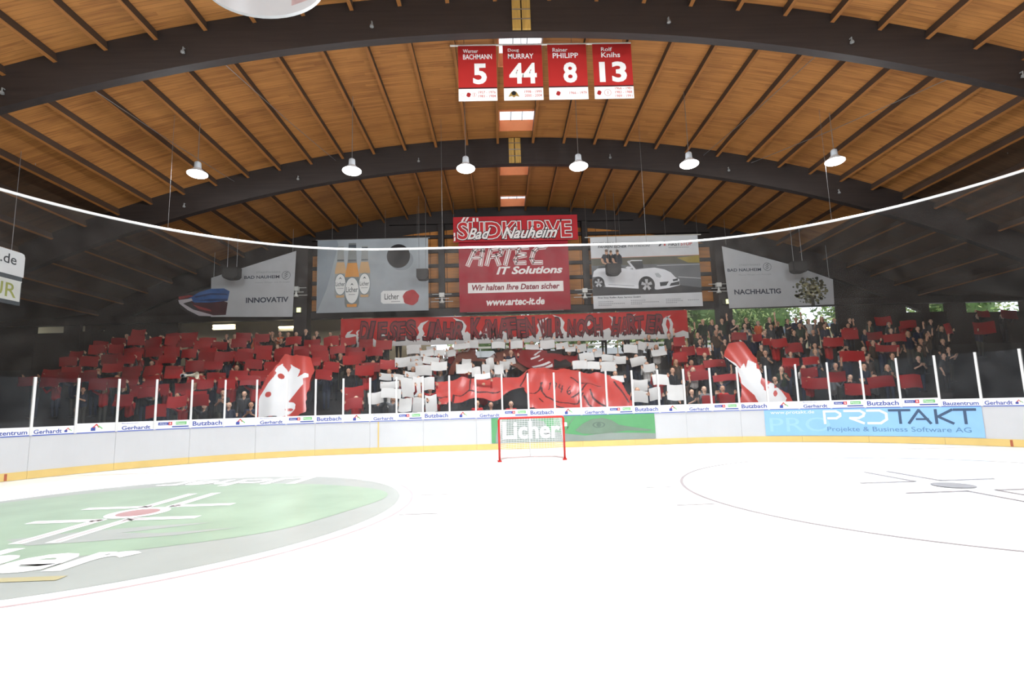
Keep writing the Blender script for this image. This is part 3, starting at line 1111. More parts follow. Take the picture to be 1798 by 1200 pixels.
Print(S, .003).poly(N([(135, 85), (400, 85), (420, 150), (330, 520), (270, 760), (150, 1050), (135, 1080)])).build('dark_drape', M((140, 148, 154), .6, .12, .8), t)
GL = M((148, 150, 146), .5, .1, 2)
AMB = M((206, 138, 56), .5, .15, 2)
AMB2 = M((196, 158, 112), .5, .1, 2)
for (cx, dy, sc, am, gl, d) in ((455, 10, .92, AMB2, GL, .006), (785, 10, .92, AMB2, GL, .006), (615, 60, 1.15, AMB, M((120, 124, 122), .5, .1, 2), .009)):
    def B(l):
        return N([(cx + x * sc, 540 + dy + (y - 540) * sc) for x, y in l])
    body = [(-45, 130), (45, 130), (48, 240), (55, 360), (75, 470), (85, 600), (85, 860), (70, 900), (-70, 900), (-85, 860), (-85, 600), (-75, 470), (-55, 360), (-48, 240)]
    Print(S, d).poly(B(body)).build('bottle_print', gl, t)
    Print(S, d + .002).poly(B([(-55, 370), (55, 370), (78, 480), (84, 540), (-84, 540), (-78, 480)])).poly(B([(-60, 860), (60, 860), (55, 895), (-55, 895)])).build('amber_print', am, t)
    Print(S, d + .002).poly(B([(-44, 150), (44, 150), (46, 190), (-46, 190)])).poly(B([(-48, 330), (48, 330), (50, 350), (-50, 350)])).build('bottle_neck', M((80, 86, 92), .5, .05), t)
    u, v = N([(cx, 540 + dy + (700 - 540) * sc)])[0]
    Print(S, d + .003).oval(u, v, 88 * sc / 1525 * W, 165 * sc / 1000 * H, 32).build('bottle_label', M((108, 122, 128), .5, .04), t)
    Print(S, d + .005).oval(u, v, 80 * sc / 1525 * W, 152 * sc / 1000 * H, 32).build('bottle_label', M((222, 222, 218), .5, .03), t)
    Print(S, d + .007).text(fit('Licher', 140 * sc / 1525 * W, .26 * sc, 0, .01), u - 70 * sc / 1525 * W, v - .1).poly([(u - .1, v + .28), (u, v + .42), (u + .1, v + .28), (u, v + .33)]).rect(u - .18, u + .18, v - .24, v - .22).build('lettering', M((70, 76, 78), .5, .03), t)
pc = N([(1250, 325)])[0]
Print(S, .004).oval(pc[0] + .16, pc[1] - .22, .66, .6, 40).build('puck_shadow_print', M((136, 142, 146), .6, .05), t)
Print(S, .007).oval(pc[0], pc[1], 160 / 1525 * W, 165 / 1000 * H, 48).build('puck_print', M((36, 35, 36), .6, .1, 4), t)
Print(S, .004).poly(N([(1040, 800), (1380, 800), (1400, 830), (1400, 960), (1370, 980), (1040, 975), (1010, 950), (1010, 830)])).build('label_plate', M((222, 222, 220), .5, .02), t)
a = N([(1060, 920)])[0]
Print(S, .007).text(fit('Licher', 195 / 1525 * W, 80 / 1000 * H, 0, .01), a[0], a[1]).build('lettering', M((50, 50, 52), .5, .03), t)
a = N([(1150, 955)])[0]
Print(S, .007).rect(a[0], a[0] + .5, a[1], a[1] + .04).build('small_print', M((150, 150, 150), .5, .03), t)
a = N([(1420, 900)])[0]
Print(S, .008).poly([(a[0] + .44 * math.cos(q) * (1 + .05 * math.sin(7 * q)), a[1] + .43 * math.sin(q) * (1 + .05 * math.cos(5 * q))) for q in [2 * PI * k / 32 for k in range(32)]]).build('red_emblem', M((168, 40, 44), .5, .2, 5), t)
MB().tube([(x0 - .1, BYY + .02, z1 + .02), (x1 + .1, BYY + .02, z1 + .02)], .03, 6).build('hanging_pole', STEEL, t)
hangers([(x0 + .8, BYY + .02, z1), (x0 + 2.2, BYY + .02, z1), (x1 - 2.4, BYY + .02, z1), (x1 - .6, BYY + .02, z1)], t)

# (b) dark red IT banner
x0, x1, z0, z1 = -3.06, 3.1, 6.8, 10.8
t, S, W, H = banner_frame('advert_banner', 'dark red banner with white striped lettering in the centre of gable', x0, x1, z0, z1)
DR = M((164, 38, 52), .6, .06, .9, .2, 0, .1)
DR2 = M((158, 36, 50), .6, .03, .9, .2)
LW = M((232, 226, 222), .55, .02)
cloth('cloth', [(0, 0), (W, 0), (W, H), (0, H)], S, DR, t)


def N(pts): return [((x - 505) / 770 * W, (715 - y) / 480 * H) for x, y in pts]


def striped(pts, w):
    q = N(pts)
    Print(S, .004).stroke(q, w).build('striped_letter', LW, t)
    Print(S, .007).stroke(q, w * .66).build('striped_letter', DR2, t)
    Print(S, .010).stroke(q, w * .34).build('striped_letter', LW, t)


sw = .25
striped([(568, 395), (612, 300), (635, 280), (675, 280), (672, 300), (655, 395)], sw)
striped([(595, 345), (665, 345)], sw * .8)
striped([(700, 395), (730, 290), (790, 285), (810, 300), (800, 325), (770, 335), (735, 340)], sw)
striped([(765, 340), (785, 395)], sw)
striped([(805, 282), (915, 282)], sw)
striped([(862, 285), (830, 395)], sw)
striped([(990, 282), (938, 284), (918, 300), (918, 322), (970, 330)], sw)
striped([(970, 336), (912, 346), (900, 366), (908, 388), (968, 388)], sw)
striped([(1108, 282), (1060, 285), (1032, 310), (1014, 360), (1026, 388), (1084, 388)], sw)
p = Print(S, .005)
a = N([(765, 465)])[0]
p.text(fit('IT Solutions', 465 / 770 * W, 54 / 480 * H, .28, .035), a[0], a[1])
a = N([(690, 676)])[0]
p.text(fit('www.artec-it.de', 405 / 770 * W, 50 / 480 * H, .2, .035), a[0], a[1])
a = N([(1122, 276)])[0]
p.oval(a[0], a[1], .09, .09, 20, .75).text(fit('R', .07, .09), a[0] - .035, a[1] - .045)
p.build('lettering', LW, t)
q = N([(565, 588), (1230, 588), (1230, 518), (565, 518)])
Print(S, .004).poly(q).build('white_band', LW, t)
a = N([(592, 571)])[0]
Print(S, .008).text(fit('Wir halten Ihre Daten sicher', 612 / 770 * W, 40 / 480 * H, .2, .03), a[0], a[1]).build('lettering', M((130, 30, 44), .5, .03), t)
MB().tube([(x0 - .3, BYY + .02, z1 + .03), (x1 + .3, BYY + .02, z1 + .03)], .03, 6).build('hanging_pole', M((190, 180, 170), .5), t)
MB().tube([(x0 + .4, BYY - .02, z0 - .03), (x1 - .4, BYY - .02, z0 - .03)], .025, 6).build('weight_pole', STEEL, t)
hangers([(x0 - .25, BYY + .02, z1), (x1 + .25, BYY + .02, z1)], t)

# (c) fan curve banner above it
x0, x1, z0, z1 = -3.33, 3.66, 10.74, 12.2
t, S, W, H = banner_frame('fan_banner', 'red banner with large outlined block letters and white script', x0, x1, z0, z1, 27.3)
FR = M((176, 44, 50), .6, .06, 1, .2)
cloth('cloth', [(0, 0), (W, 0), (W, H), (0, H)], S, FR, t)


def N(pts): return [((x - 80) / 1635 * W, (420 - y) / 320 * H) for x, y in pts]


a = N([(140, 385)])[0]
lw, lh = 1490 / 1635 * W, 215 / 320 * H
tk = lambda off: fit('SUDKURVE', lw + 2 * off, lh + 2 * off, 0, .0)
for (off, mat, d) in ((.11, BLACK, .004), (.07, LW, .007), (.0, M((190, 48, 50), .6, .04), .010)):
    vs, fs = text2d('SUDKURVE', 1.0, 0, .02 + off * .55, 'LEFT')
    v0, _ = text2d('SUDKURVE', 1.0, 0, .02, 'LEFT')
    X0, X1 = min(v[0] for v in v0), max(v[0] for v in v0)
    Y0, Y1 = min(v[1] for v in v0), max(v[1] for v in v0)
    vs = [((x - X0) / (X1 - X0) * lw, (y - Y0) / (Y1 - Y0) * lh) for x, y in vs]
    Print(S, d).text((vs, fs), a[0], a[1]).build('block_lettering', mat, t)
Print(S, .006).poly(N([(180, 160), (215, 105), (245, 105), (205, 160)])).poly(N([(232, 160), (262, 105), (290, 105), (255, 160)])).poly(N([(335, 165), (335, 115), (365, 115), (365, 165)])).poly(N([(385, 165), (385, 115), (412, 115), (412, 165)])).poly(N([(85, 345), (85, 300), (105, 300), (105, 345)])).poly(N([(85, 405), (90, 355), (110, 355), (105, 405)])).build('umlaut_marks', LW, t)
for (s, px, py, w, h) in (('Bad', 270, 385, 300, 135), ('Nauheim', 720, 385, 720, 140)):
    a = N([(px, py)])[0]
    ww, hh = w / 1635 * W, h / 320 * H
    v0, _ = text2d(s, 1.0, .45, 0, 'LEFT')
    X0, X1 = min(v[0] for v in v0), max(v[0] for v in v0)
    Y0, Y1 = min(v[1] for v in v0), max(v[1] for v in v0)
    for off, mat, d in ((.06, BLACK, .013), (.022, LW, .017)):
        vs, fs = text2d(s, 1.0, .45, off, 'LEFT')
        vs = [((x - X0) / (X1 - X0) * ww, (y - Y0) / (Y1 - Y0) * hh) for x, y in vs]
        Print(S, d).text((vs, fs), a[0], a[1]).build('script_lettering', mat, t)

# (d) car banner
x0, x1, z0, z1 = 4.37, 10.5, 6.8, 10.9
t, S, W, H = banner_frame('advert_banner', 'white banner printed with an open white convertible car', x0, x1, z0, z1)
CW = M((216, 217, 218), .6, .03, 1, .2, 0, .1)
cloth('cloth', [(0, 0), (W, 0), (W, H), (0, H)], S, CW, t)


def N(pts): return [((x - 150) / 1490 * W, (1095 - y) / 985 * H) for x, y in pts]


def PP(d, mat, *polys, name='car_print'):
    p = Print(S, d)
    for q in polys:
        p.poly(N(q))
    return p.build(name, mat, t)


PP(.003, M((108, 110, 112), .6, .1, 1.5), [(150, 400), (1640, 390), (1640, 905), (150, 920)], name='road_print')
PP(.005, M((92, 90, 76), .6, .15, 2), [(150, 405), (1640, 388), (1640, 500), (150, 505)], name='trackside_print')
PP(.006, M((150, 130, 50), .6, .15, 2), [(1330, 420), (1640, 392), (1640, 495), (1480, 490)], name='trackside_print')
PP(.006, M((214, 160, 140), .6, .05), [(150, 398), (1640, 382), (1640, 390), (150, 406)], name='trackside_print')
PP(.006, M((178, 178, 178), .6, .05), [(1330, 680), (1640, 708), (1640, 718), (1330, 692)], [(1050, 520), (1640, 512), (1640, 520), (1050, 528)], name='road_print')
PP(.006, M((62, 62, 64), .6, .1), [(150, 800), (400, 805), (1050, 850), (1340, 800), (1640, 840), (1640, 905), (150, 920)], name='road_print')
CARW = M((222, 223, 226), .5, .04, 2)
PP(.009, CARW, [(158, 660), (175, 585), (230, 545), (330, 540), (560, 545), (740, 572), (870, 560), (1010, 550), (1150, 580), (1230, 620), (1290, 690), (1340, 720), (1345, 800), (1200, 835), (1030, 855), (1000, 850), (985, 760), (930, 690), (880, 670), (820, 700), (780, 770), (775, 835), (330, 800), (300, 700), (240, 655), (180, 660)])
PP(.009, CARW, [(640, 460), (660, 440), (760, 575), (725, 572)], [(645, 455), (700, 438), (850, 440), (850, 452), (705, 452), (660, 468)], [(610, 545), (640, 525), (695, 530), (705, 555), (660, 562)])
PP(.008, M((70, 72, 74), .6, .08), [(675, 470), (850, 455), (860, 550), (760, 565)], [(235, 540), (250, 515), (480, 500), (600, 540), (560, 552)], name='car_print')
u = lambda x, y: N([(x, y)])[0]
for (cx, cy, rx, ry) in ((235, 745, 80, 88), (890, 785, 112, 118)):
    c = u(cx, cy)
    rx, ry = rx / 1490 * W, ry / 985 * H
    Print(S, .012).oval(c[0], c[1], rx, ry, 36).build('wheel_print', M((52, 52, 54), .6, .08), t)
    p = Print(S, .015)
    for k in range(5):
        a = PI / 2 + k * 2 * PI / 5
        p.poly([(c[0] + rx * .12 * math.cos(a + 1.2), c[1] + ry * .12 * math.sin(a + 1.2)), (c[0] + rx * .68 * math.cos(a + .28), c[1] + ry * .68 * math.sin(a + .28)),
                (c[0] + rx * .68 * math.cos(a - .28), c[1] + ry * .68 * math.sin(a - .28)), (c[0] + rx * .12 * math.cos(a - 1.2), c[1] + ry * .12 * math.sin(a - 1.2))])
    p.build('wheel_print', M((190, 190, 192), .5, .04), t)
PP(.012, M((176, 178, 182), .5, .05), [(1010, 630), (1060, 625), (1100, 670), (1080, 695), (1030, 680)])
PP(.012, M((66, 68, 70), .5, .05), [(1070, 755), (1195, 745), (1160, 800), (1075, 810)], [(1200, 810), (1225, 770), (1340, 745), (1340, 795)], [(1250, 720), (1320, 705), (1325, 735), (1255, 748)], [(365, 765), (720, 795), (720, 800), (365, 770)])
NAVY = M((46, 48, 56), .6, .06)
SKIN = M((196, 152, 124), .6, .05)
for (cx, top, sc) in ((365, 285, 1.0), (425, 297, .88), (515, 292, 1.0)):
    PP(.012, NAVY, [(cx - 75 * sc, 395), (cx - 50 * sc, 350), (cx + 25 * sc, 345), (cx + 55 * sc, 380), (cx + 60 * sc, 490), (cx - 60 * sc, 490)], name='man_print')
    PP(.013, SKIN, [(cx - 80 * sc, 400), (cx - 52 * sc, 410), (cx - 40 * sc, 460), (cx + 20 * sc, 485), (cx + 10 * sc, 498), (cx - 60 * sc, 480), (cx - 82 * sc, 440)], name='man_print')
    c = u(cx - 2, top + 38)
    Print(S, .014).oval(c[0], c[1], .085 * sc, .15 * sc, 18).build('man_print', SKIN, t)
    c = u(cx - 2, top + 14)
    Print(S, .016).oval(c[0], c[1], .09 * sc, .08 * sc, 16).build('man_print', M((92, 70, 52), .6, .1), t)
INKD = M((52, 54, 60), .5, .03)
p = Print(S, .005)
a = u(180, 212); p.text(fit('ECHTE FANS', 295 / 1490 * W, 32 / 985 * H, .2, .0), a[0], a[1])
a = u(250, 262); p.text(fit('FAHREN SICHER', 395 / 1490 * W, 34 / 985 * H, .2, .03), a[0], a[1])
a = u(665, 256); p.text(fit('INS STADION!', 305 / 1490 * W, 32 / 985 * H, .2, .0), a[0], a[1])
a = u(1225, 252); p.text(fit('FIRST', 165 / 1490 * W, 48 / 985 * H, .1, .02), a[0], a[1])
p.poly(N([(1085, 252), (1130, 195), (1180, 178), (1185, 195), (1150, 205), (1110, 252)]))
a = u(215, 965); p.text(fit('First Stop Reifen Auto Service GmbH', 580 / 1490 * W, 30 / 985 * H, 0, .02), a[0], a[1])
p.build('lettering', INKD, t)
p = Print(S, .005)
a = u(1395, 250); p.text(fit('STOP', 160 / 1490 * W, 48 / 985 * H, .1, .02), a[0], a[1])
p.poly(N([(1160, 248), (1165, 215), (1190, 205), (1185, 248)]))
p.build('lettering', M((190, 52, 48), .5, .03), t)
p = Print(S, .005)
for (xx, yy, ww) in ((1225, 280, 295), (220, 1008, 215), (220, 1035, 365), (220, 1058, 185), (660, 1000, 215), (660, 1025, 395), (660, 1048, 180), (1140, 995, 210), (1140, 1018, 240), (1140, 1042, 170), (1440, 1012, 170)):
    a = u(xx, yy)
    n = int(ww / 26)
    for k in range(n):
        p.rect(a[0] + k * 26 / 1490 * W, a[0] + (k + .7) * 26 / 1490 * W, a[1], a[1] + .045)
p.build('small_print', M((150, 152, 156), .5, .04), t)
MB().tube([(x0 - .3, BYY + .02, z1 + .02), (x1 + .2, BYY + .02, z1 + .04)], .03, 6).build('hanging_pole', M((210, 205, 196), .5), t)
hangers([(x0 - .2, BYY + .02, z1), (x0 + 1.7, BYY + .02, z1), (x0 + 4.3, BYY + .02, z1), (x1, BYY + .02, z1)], t)

# (e) sloping white utility banners either side
GW = M((196, 197, 198), .6, .05, .9, .2, 0, .1)
INKB = M((58, 62, 76), .5, .03)
x0, z0 = -18.45, 6.85
t = empty('advert_banner', (-15, BYY, z0))
tag(t, 'sloping white banner with blue and red light streak, left of gable', 'banner')
S = plane((x0, BYY, z0), (1, 0, 0), (0, 0, 1))


def N(pts): return [((at(300 + x / 6, 425 + y / 6, BYY).x - x0), (at(300 + x / 6, 425 + y / 6, BYY).z - z0)) for x, y in pts]


cloth('dark_cloth', N([(75, 560), (420, 480), (430, 780), (250, 790), (100, 700)]), plane((x0, BYY + .03, z0), (1, 0, 0), (0, 0, 1)), M((58, 52, 54), .7, .1), t)
cloth('cloth', N([(425, 380), (1320, 95), (1280, 790), (420, 790)]), S, GW, t)
PP2 = lambda d, mat, name, *ps: [Print(S, d).poly(N(q)).build(name, mat, t) for q in ps]
PP2(.006, M((74, 40, 44), .6, .3, 3), 'streak_print', [(200, 620), (400, 560), (600, 640), (580, 770), (430, 775), (280, 720)])
PP2(.009, M((52, 92, 150), .6, .3, 3), 'streak_print', [(180, 600), (300, 530), (420, 495), (560, 490), (620, 520), (600, 620), (420, 640), (250, 640)])
PP2(.012, M((40, 62, 104), .6, .2, 3), 'streak_print', [(250, 575), (420, 540), (590, 545), (595, 560), (420, 560), (260, 590)], [(270, 620), (420, 600), (595, 600), (590, 625), (420, 625)])
PP2(.012, M((190, 182, 186), .6, .1, 3), 'streak_print', [(80, 615), (220, 595), (230, 620), (130, 650), (240, 715), (420, 765), (480, 785), (300, 780), (180, 720), (90, 650)])
PP2(.010, M((150, 60, 62), .6, .2, 3), 'streak_print', [(80, 580), (200, 560), (240, 575), (90, 610)], [(230, 660), (420, 715), (430, 735), (300, 710)])
for (s, x, y, w, h, o) in (('BAD NAUHEIM', 775, 392, 370, 42, .02), ('INNOVATIV', 790, 645, 450, 68, .03)):
    a, b = N([(x, y), (x + w, y - h)])
    Print(S, .006).text(fit(s, b[0] - a[0], b[1] - a[1], 0, o), a[0], a[1]).build('lettering', INKB, t)
for (s, x, y, w, h) in (('STADTWERKE', 900, 332, 255, 24), ('Neue Wege mit Energie', 890, 440, 365, 26)):
    a, b = N([(x, y), (x + w, y - h)])
    Print(S, .006).text(fit(s, b[0] - a[0], b[1] - a[1]), a[0], a[1]).build('lettering', M((150, 152, 154), .5, .03), t)


def flash_emblem(cx, cy, r):
    c, e = N([(cx, cy), (cx + r, cy)])
    rr2 = e[0] - c[0]
    Print(S, .006).oval(c[0], c[1], rr2, rr2, 28, .88).build('emblem', M((120, 122, 124), .5, .03), t)
    p = Print(S, .008)
    for k in (-.45, 0, .45):
        p.poly([(c[0] - rr2 * .7, c[1] + rr2 * (k - .35)), (c[0] + rr2 * .1, c[1] + rr2 * (k + .05)), (c[0] + rr2 * .6, c[1] + rr2 * (k + .4)), (c[0] + rr2 * .05, c[1] + rr2 * (k + .2))])
    p.build('emblem', M((64, 58, 64), .5, .03), t)


flash_emblem(1215, 352, 46)
hangers([(-12.3, BYY + .02, 10.4), (-16.6, BYY + .02, 9.1)], t)

x0, z0 = 11.8, 6.6
t = empty('advert_banner', (15, BYY, z0))
tag(t, 'sloping white banner with a printed olive tree, right of gable', 'banner')
S = plane((x0, BYY, z0), (1, 0, 0), (0, 0, 1))


def N(pts): return [((at(1250 + x / 6, 420 + y / 6, BYY).x - x0), (at(1250 + x / 6, 420 + y / 6, BYY).z - z0)) for x, y in pts]


cloth('cloth', N([(105, 75), (830, 270), (1275, 425), (1290, 690), (185, 730)]), S, GW, t)
for (s, x, y, w, h, o) in (('BAD NAUHEIM', 165, 345, 350, 40, .02), ('NACHHALTIG', 238, 586, 485, 66, .03)):
    a, b = N([(x, y), (x + w, y - h)])
    Print(S, .006).text(fit(s, b[0] - a[0], b[1] - a[1], 0, o), a[0], a[1]).build('lettering', INKB, t)
for (s, x, y, w, h) in (('STADTWERKE', 285, 285, 225, 24), ('Neue Wege mit Energie', 285, 388, 340, 24)):
    a, b = N([(x, y), (x + w, y - h)])
    Print(S, .006).text(fit(s, b[0] - a[0], b[1] - a[1]), a[0], a[1]).build('lettering', M((150, 152, 154), .5, .03), t)
flash_emblem(582, 292, 44)
rt = random.Random(3)
for (col, n, r0, spread, d) in (((120, 116, 84), 90, 30, 1.0, .006), ((96, 98, 84), 60, 24, 1.15, .008), ((158, 152, 112), 34, 34, .6, .010)):
    p = Print(S, d)
    for k in range(n):
        a = rt.uniform(0, 2 * PI)
        q = math.sqrt(rt.random()) * spread
        cx, cy = 1040 + 170 * q * math.cos(a), 540 + 125 * q * math.sin(a) * (1.0 if math.sin(a) < 0 else 1.1)
        if cx > 1265 or cy > 685 or cy < 330 + (cx - 900) * .3:
            continue
        c, e = N([(cx, cy), (cx + r0 * rt.uniform(.3, .8), cy)])
        p.oval(c[0], c[1], e[0] - c[0], (e[0] - c[0]) * rt.uniform(.5, 1), 7)
    p.build('tree_print', M(col, .6, .1), t)
Print(S, .012).poly(N([(1045, 700), (1050, 620), (1035, 590), (1060, 600), (1065, 620), (1090, 590), (1078, 640), (1085, 697)])).build('tree_print', M((82, 78, 68), .6, .1), t)
hangers([(12.1, BYY + .02, 10.3), (17.8, BYY + .02, 8.2)], t)

# ---- long painted fan banner held over the top rows
FY2 = 26.0
x0, x1, z0, z1 = -9.1, 9.0, 4.84, 6.33
t, S, W, H = banner_frame('fan_banner', 'long red and white banner with jagged dark red graffiti words', x0, x1, z0, z1, FY2)
bh = lambda u_: .0 + .03 * math.sin(u_ * 1.3)
FRED = M((196, 44, 40), .6, .1, .8, .2, 0, .25)
FWH = M((216, 214, 212), .6, .03, .8, .2, 0, .15)
cloth('cloth', [(0, 0), (W, 0), (W, H), (W * .75, H - .03), (W * .5, H - .06), (W * .25, H - .02), (0, H)], S, FRED, t)
rt = random.Random(11)
top = []
uu = .35
while uu < W - .2:
    top.append((uu, rt.choice((.25, .38, .5, .66, .3)) + rt.uniform(-.03, .05)))
    uu += rt.uniform(.16, .42)
Print(S, .004).poly([(.35, .0), (W, .0)] + [(W, .3)] + top[::-1]).build('white_flames', FWH, t)


def flame(u_, v_, sx, sy):
    base = [(0, 0), (.22, .05), (.34, .3), (.26, .55), (.3, .75), (.5, 1.0), (.2, .86), (.08, .62), (.14, .38), (.08, .2), (-.1, .1)]
    return [(u_ + x * sx, v_ + y * sy) for x, y in base]


p = Print(S, .005)
for (u_, v_, sx, sy) in ((.15, .05, 1.0, .85), (.75, .5, .5, .4), (3.85, .3, 1.4, 1.0), (6.65, .2, -1.7, 1.2), (7.4, .5, .7, .6), (10.05, .2, 1.5, 1.1), (11.75, .3, -1.5, 1.12), (12.7, .75, .9, .55), (14.3, .6, -.7, .7), (15.0, .8, .8, .55), (17.4, .1, -.9, 1.1), (16.6, .1, 1.3, 1.15)):
    p.poly(flame(u_, v_, sx, sy))
p.build('white_flames', FWH, t)
WORDS = [('DIESES', .95, 2.95), ('JAHR', 4.3, 2.0), ('KÄMPFEN', 6.75, 3.35), ('WIR', 10.35, 1.15), ('NOCH', 11.75, 1.9), ('HÄRTER', 14.05, 2.75)]
FD = M((118, 26, 34), .6, .12, 3)
FO = M((48, 18, 22), .6, .05)
for wi, (wd_, u_, ww) in enumerate(WORDS):
    n = len(wd_)
    for i, ch in enumerate(wd_):
        cw = ww / n
        rot = rt.uniform(-.12, .12)
        hh = rt.uniform(.8, .98)
        sh = rt.uniform(-.12, .25)
        v_ = rt.uniform(.26, .36)
        for off, mat, d in ((.072, FO, .008), (.02, FD, .0125)):
            v0, _ = text2d(ch, 1.0, sh, .0)
            X0, X1 = min(q[0] for q in v0), max(q[0] for q in v0)
            Y0, Y1 = min(q[1] for q in v0), max(q[1] for q in v0)
            vs, fs = text2d(ch, 1.0, sh, off)
            vs = [((x - X0) / (X1 - X0) * cw * (.9 if ch != 'I' else .55), (y - Y0) / (Y1 - Y0) * hh) for x, y in vs]
            p = Print(S, d + .0007 * i).text((vs, fs), u_ + cw * i, v_, rot)
            rs = random.Random(100 * wi + i)      # spikes running out of the strokes
            for q in (0, 2):
                a = u_ + cw * (i + rs.uniform(.0, .75))
                up = q % 2
                e = (.05 if mat is FO else 0)
                vb = v_ + (hh - .12 if up else .14)
                vt = v_ + (hh + rs.uniform(.0, .12) + e if up else -rs.uniform(.04, .16) - e)
                sl = rs.uniform(-.12, .12)
                p.poly([(a - e, vb), (a + .1 + e, vb), (a + .05 + sl, vt)])
            p.build('graffiti_letter', mat, t)
for xx in (x0 + .05, 5.25, x1 - .1, -3.2):
    MB().tube([(xx, FY2 + .05, rowZ(7)), (xx, FY2 + .05, z1 + .05)], .022, 6).build('carrying_pole', M((196, 172, 110), .5, .06), t)
# ================================================================ FITTINGS
SPK = M((44, 42, 42), .6, .1, 6)


def speaker(px, py, Y, w, h, label, tilt=0.0):
    c = at(px, py, Y)
    t = empty('loudspeaker', (c.x, Y, c.z - h / 2))
    tag(t, label, 'loudspeaker', 'hanging loudspeakers')
    S = plane((c.x - w / 2, Y - .2, c.z - h / 2), (1, 0, tilt), (-tilt, 0, 1))
    cloth('cabinet', [(0, h * .22), (w * .12, h * .06), (w * .3, 0), (w * .7, 0), (w * .88, h * .06), (w, h * .22), (w, h), (0, h)], S, SPK, t, .42)
    gr = cloth('grille', [(w * .06, h * .26), (w * .3, h * .1), (w * .7, h * .1), (w * .94, h * .26), (w * .94, h * .92), (w * .06, h * .92)], plane(S(0, 0, .02), (1, 0, tilt), (-tilt, 0, 1)), M((60, 58, 57), .7, .25, 40), t, .02)
    m = MB()
    for s in (.2, .8):
        a = S(w * s, h, -.2)
        m.tube([a, (a.x, a.y, zroof(a.x) - .05)], .012, 5)
    m.build('suspension_wire', STEEL, t)
    m = MB()
    a, b = S(w * .1, h, -.2), S(w * .9, h, -.2)
    m.tube([a, b], .02, 6)
    m.build('bracket', STEEL, t)


speaker(407, 481, 26.3, .82, .62, 'black loudspeaker hanging before the sloping banner with light streak')
speaker(742, 483, 26.3, .6, .58, 'black loudspeaker hanging before the banner with bottles')
speaker(1077, 474, 26.3, .76, .62, 'black loudspeaker hanging before the printed car')
speaker(1402, 470, 26.3, .8, .62, 'black loudspeaker hanging before the sloping banner with tree')
speaker(47, 258, 17.0, .85, .5, 'black loudspeaker under the roof near the left edge', -.25)
speaker(1760, 250, 17.0, .9, .5, 'black loudspeaker under the roof near the right edge', .25)

FIX = M((206, 206, 200), .4, .03)
for (px, py, what) in ((520, 515, 'beside the light streak banner'), (776, 526, 'between the bottle banner and dark red banner'),
                       (1027, 518, 'between the dark red banner and car banner'), (1262, 508, 'beside the tree banner')):
    c = at(px, py, 27.7)
    t = empty('radiant_heater', (c.x, 27.7, c.z - .4))
    tag(t, 'small white ceiling heater with crossbars, ' + what, 'heater', 'heaters on the gable posts')
    MB().box(c.x - .14, c.x + .14, 27.6, 27.8, c.z + .12, c.z + .36).build('housing', FIX, t)
    MB().lathe([(.03, .12), (.05, .0), (.14, -.2), (.12, -.22), (0, -.1)], 14, (c.x, 27.7, c.z)).build('reflector', FIX, t, True)
    for zz, l in ((.3, .55), (.06, .4), (-.12, .62)):
        MB().tube([(c.x - l, 27.72, c.z + zz), (c.x + l, 27.72, c.z + zz)], .018, 6).build('crossbar', FIX, t)
    MB().box(c.x - .03, c.x + .03, 27.8, 28.6, c.z + .1, c.z + .2).build('wall_bracket', BLACK, t)
EX = emit_mat('exit_sign_lit', (236, 240, 170), 1.6)
for (px, py, what) in ((522, 545, 'left'), (1275, 530, 'right')):
    c = at(px, py, 27.85)
    t = empty('exit_sign', (c.x, 27.85, c.z - .15))
    tag(t, 'small lit green and white exit sign on the %s column' % what, 'exit sign')
    MB().box(c.x - .22, c.x + .22, 27.82, 27.98, c.z - .15, c.z + .15).build('box', M((60, 60, 52), .5), t)
    MB().box(c.x - .02, c.x + .2, 27.80, 27.82, c.z - .12, c.z + .13).build('lit_panel', EX, t)
TUBE = emit_mat('fluorescent_tube', (255, 236, 190), 9.0)
for (xa, xb, z, n, what) in ((-18.0, -16.75, 6.86, 2, 'twin warm fluorescent lamp on the cream wall under the streak banner'),
                             (-14.1, -13.0, 6.66, 1, 'single warm fluorescent lamp on the cream wall beside the column'),
                             (-9.7, -8.5, 6.66, 1, 'warm fluorescent lamp glowing behind the end of graffiti banner')):
    t = empty('fluorescent_lamp', ((xa + xb) / 2, 30.2, z))
    tag(t, what, 'lamp', 'fluorescent lamps in the concourse')
    for k in range(n):
        MB().tube([(xa, 30.1, z - .17 * k), (xb, 30.1, z - .17 * k)], .045, 8).build('tube', TUBE, t)
    MB().box(xa - .05, xb + .05, 30.17, 30.25, z - .24, z + .08).build('fitting', FIX, t)
    for x in (xa + .1, xb - .1):
        MB().tube([(x, 30.2, z + .05), (x, 30.2, 7.32)], .012, 5).build('hanger', STEEL, t)

# ================================================================ OUTSIDE
LEAF = [M((126, 152, 80), .7, .25, 2), M((184, 196, 132), .7, .25, 2), M((84, 112, 58), .7, .25, 2)]


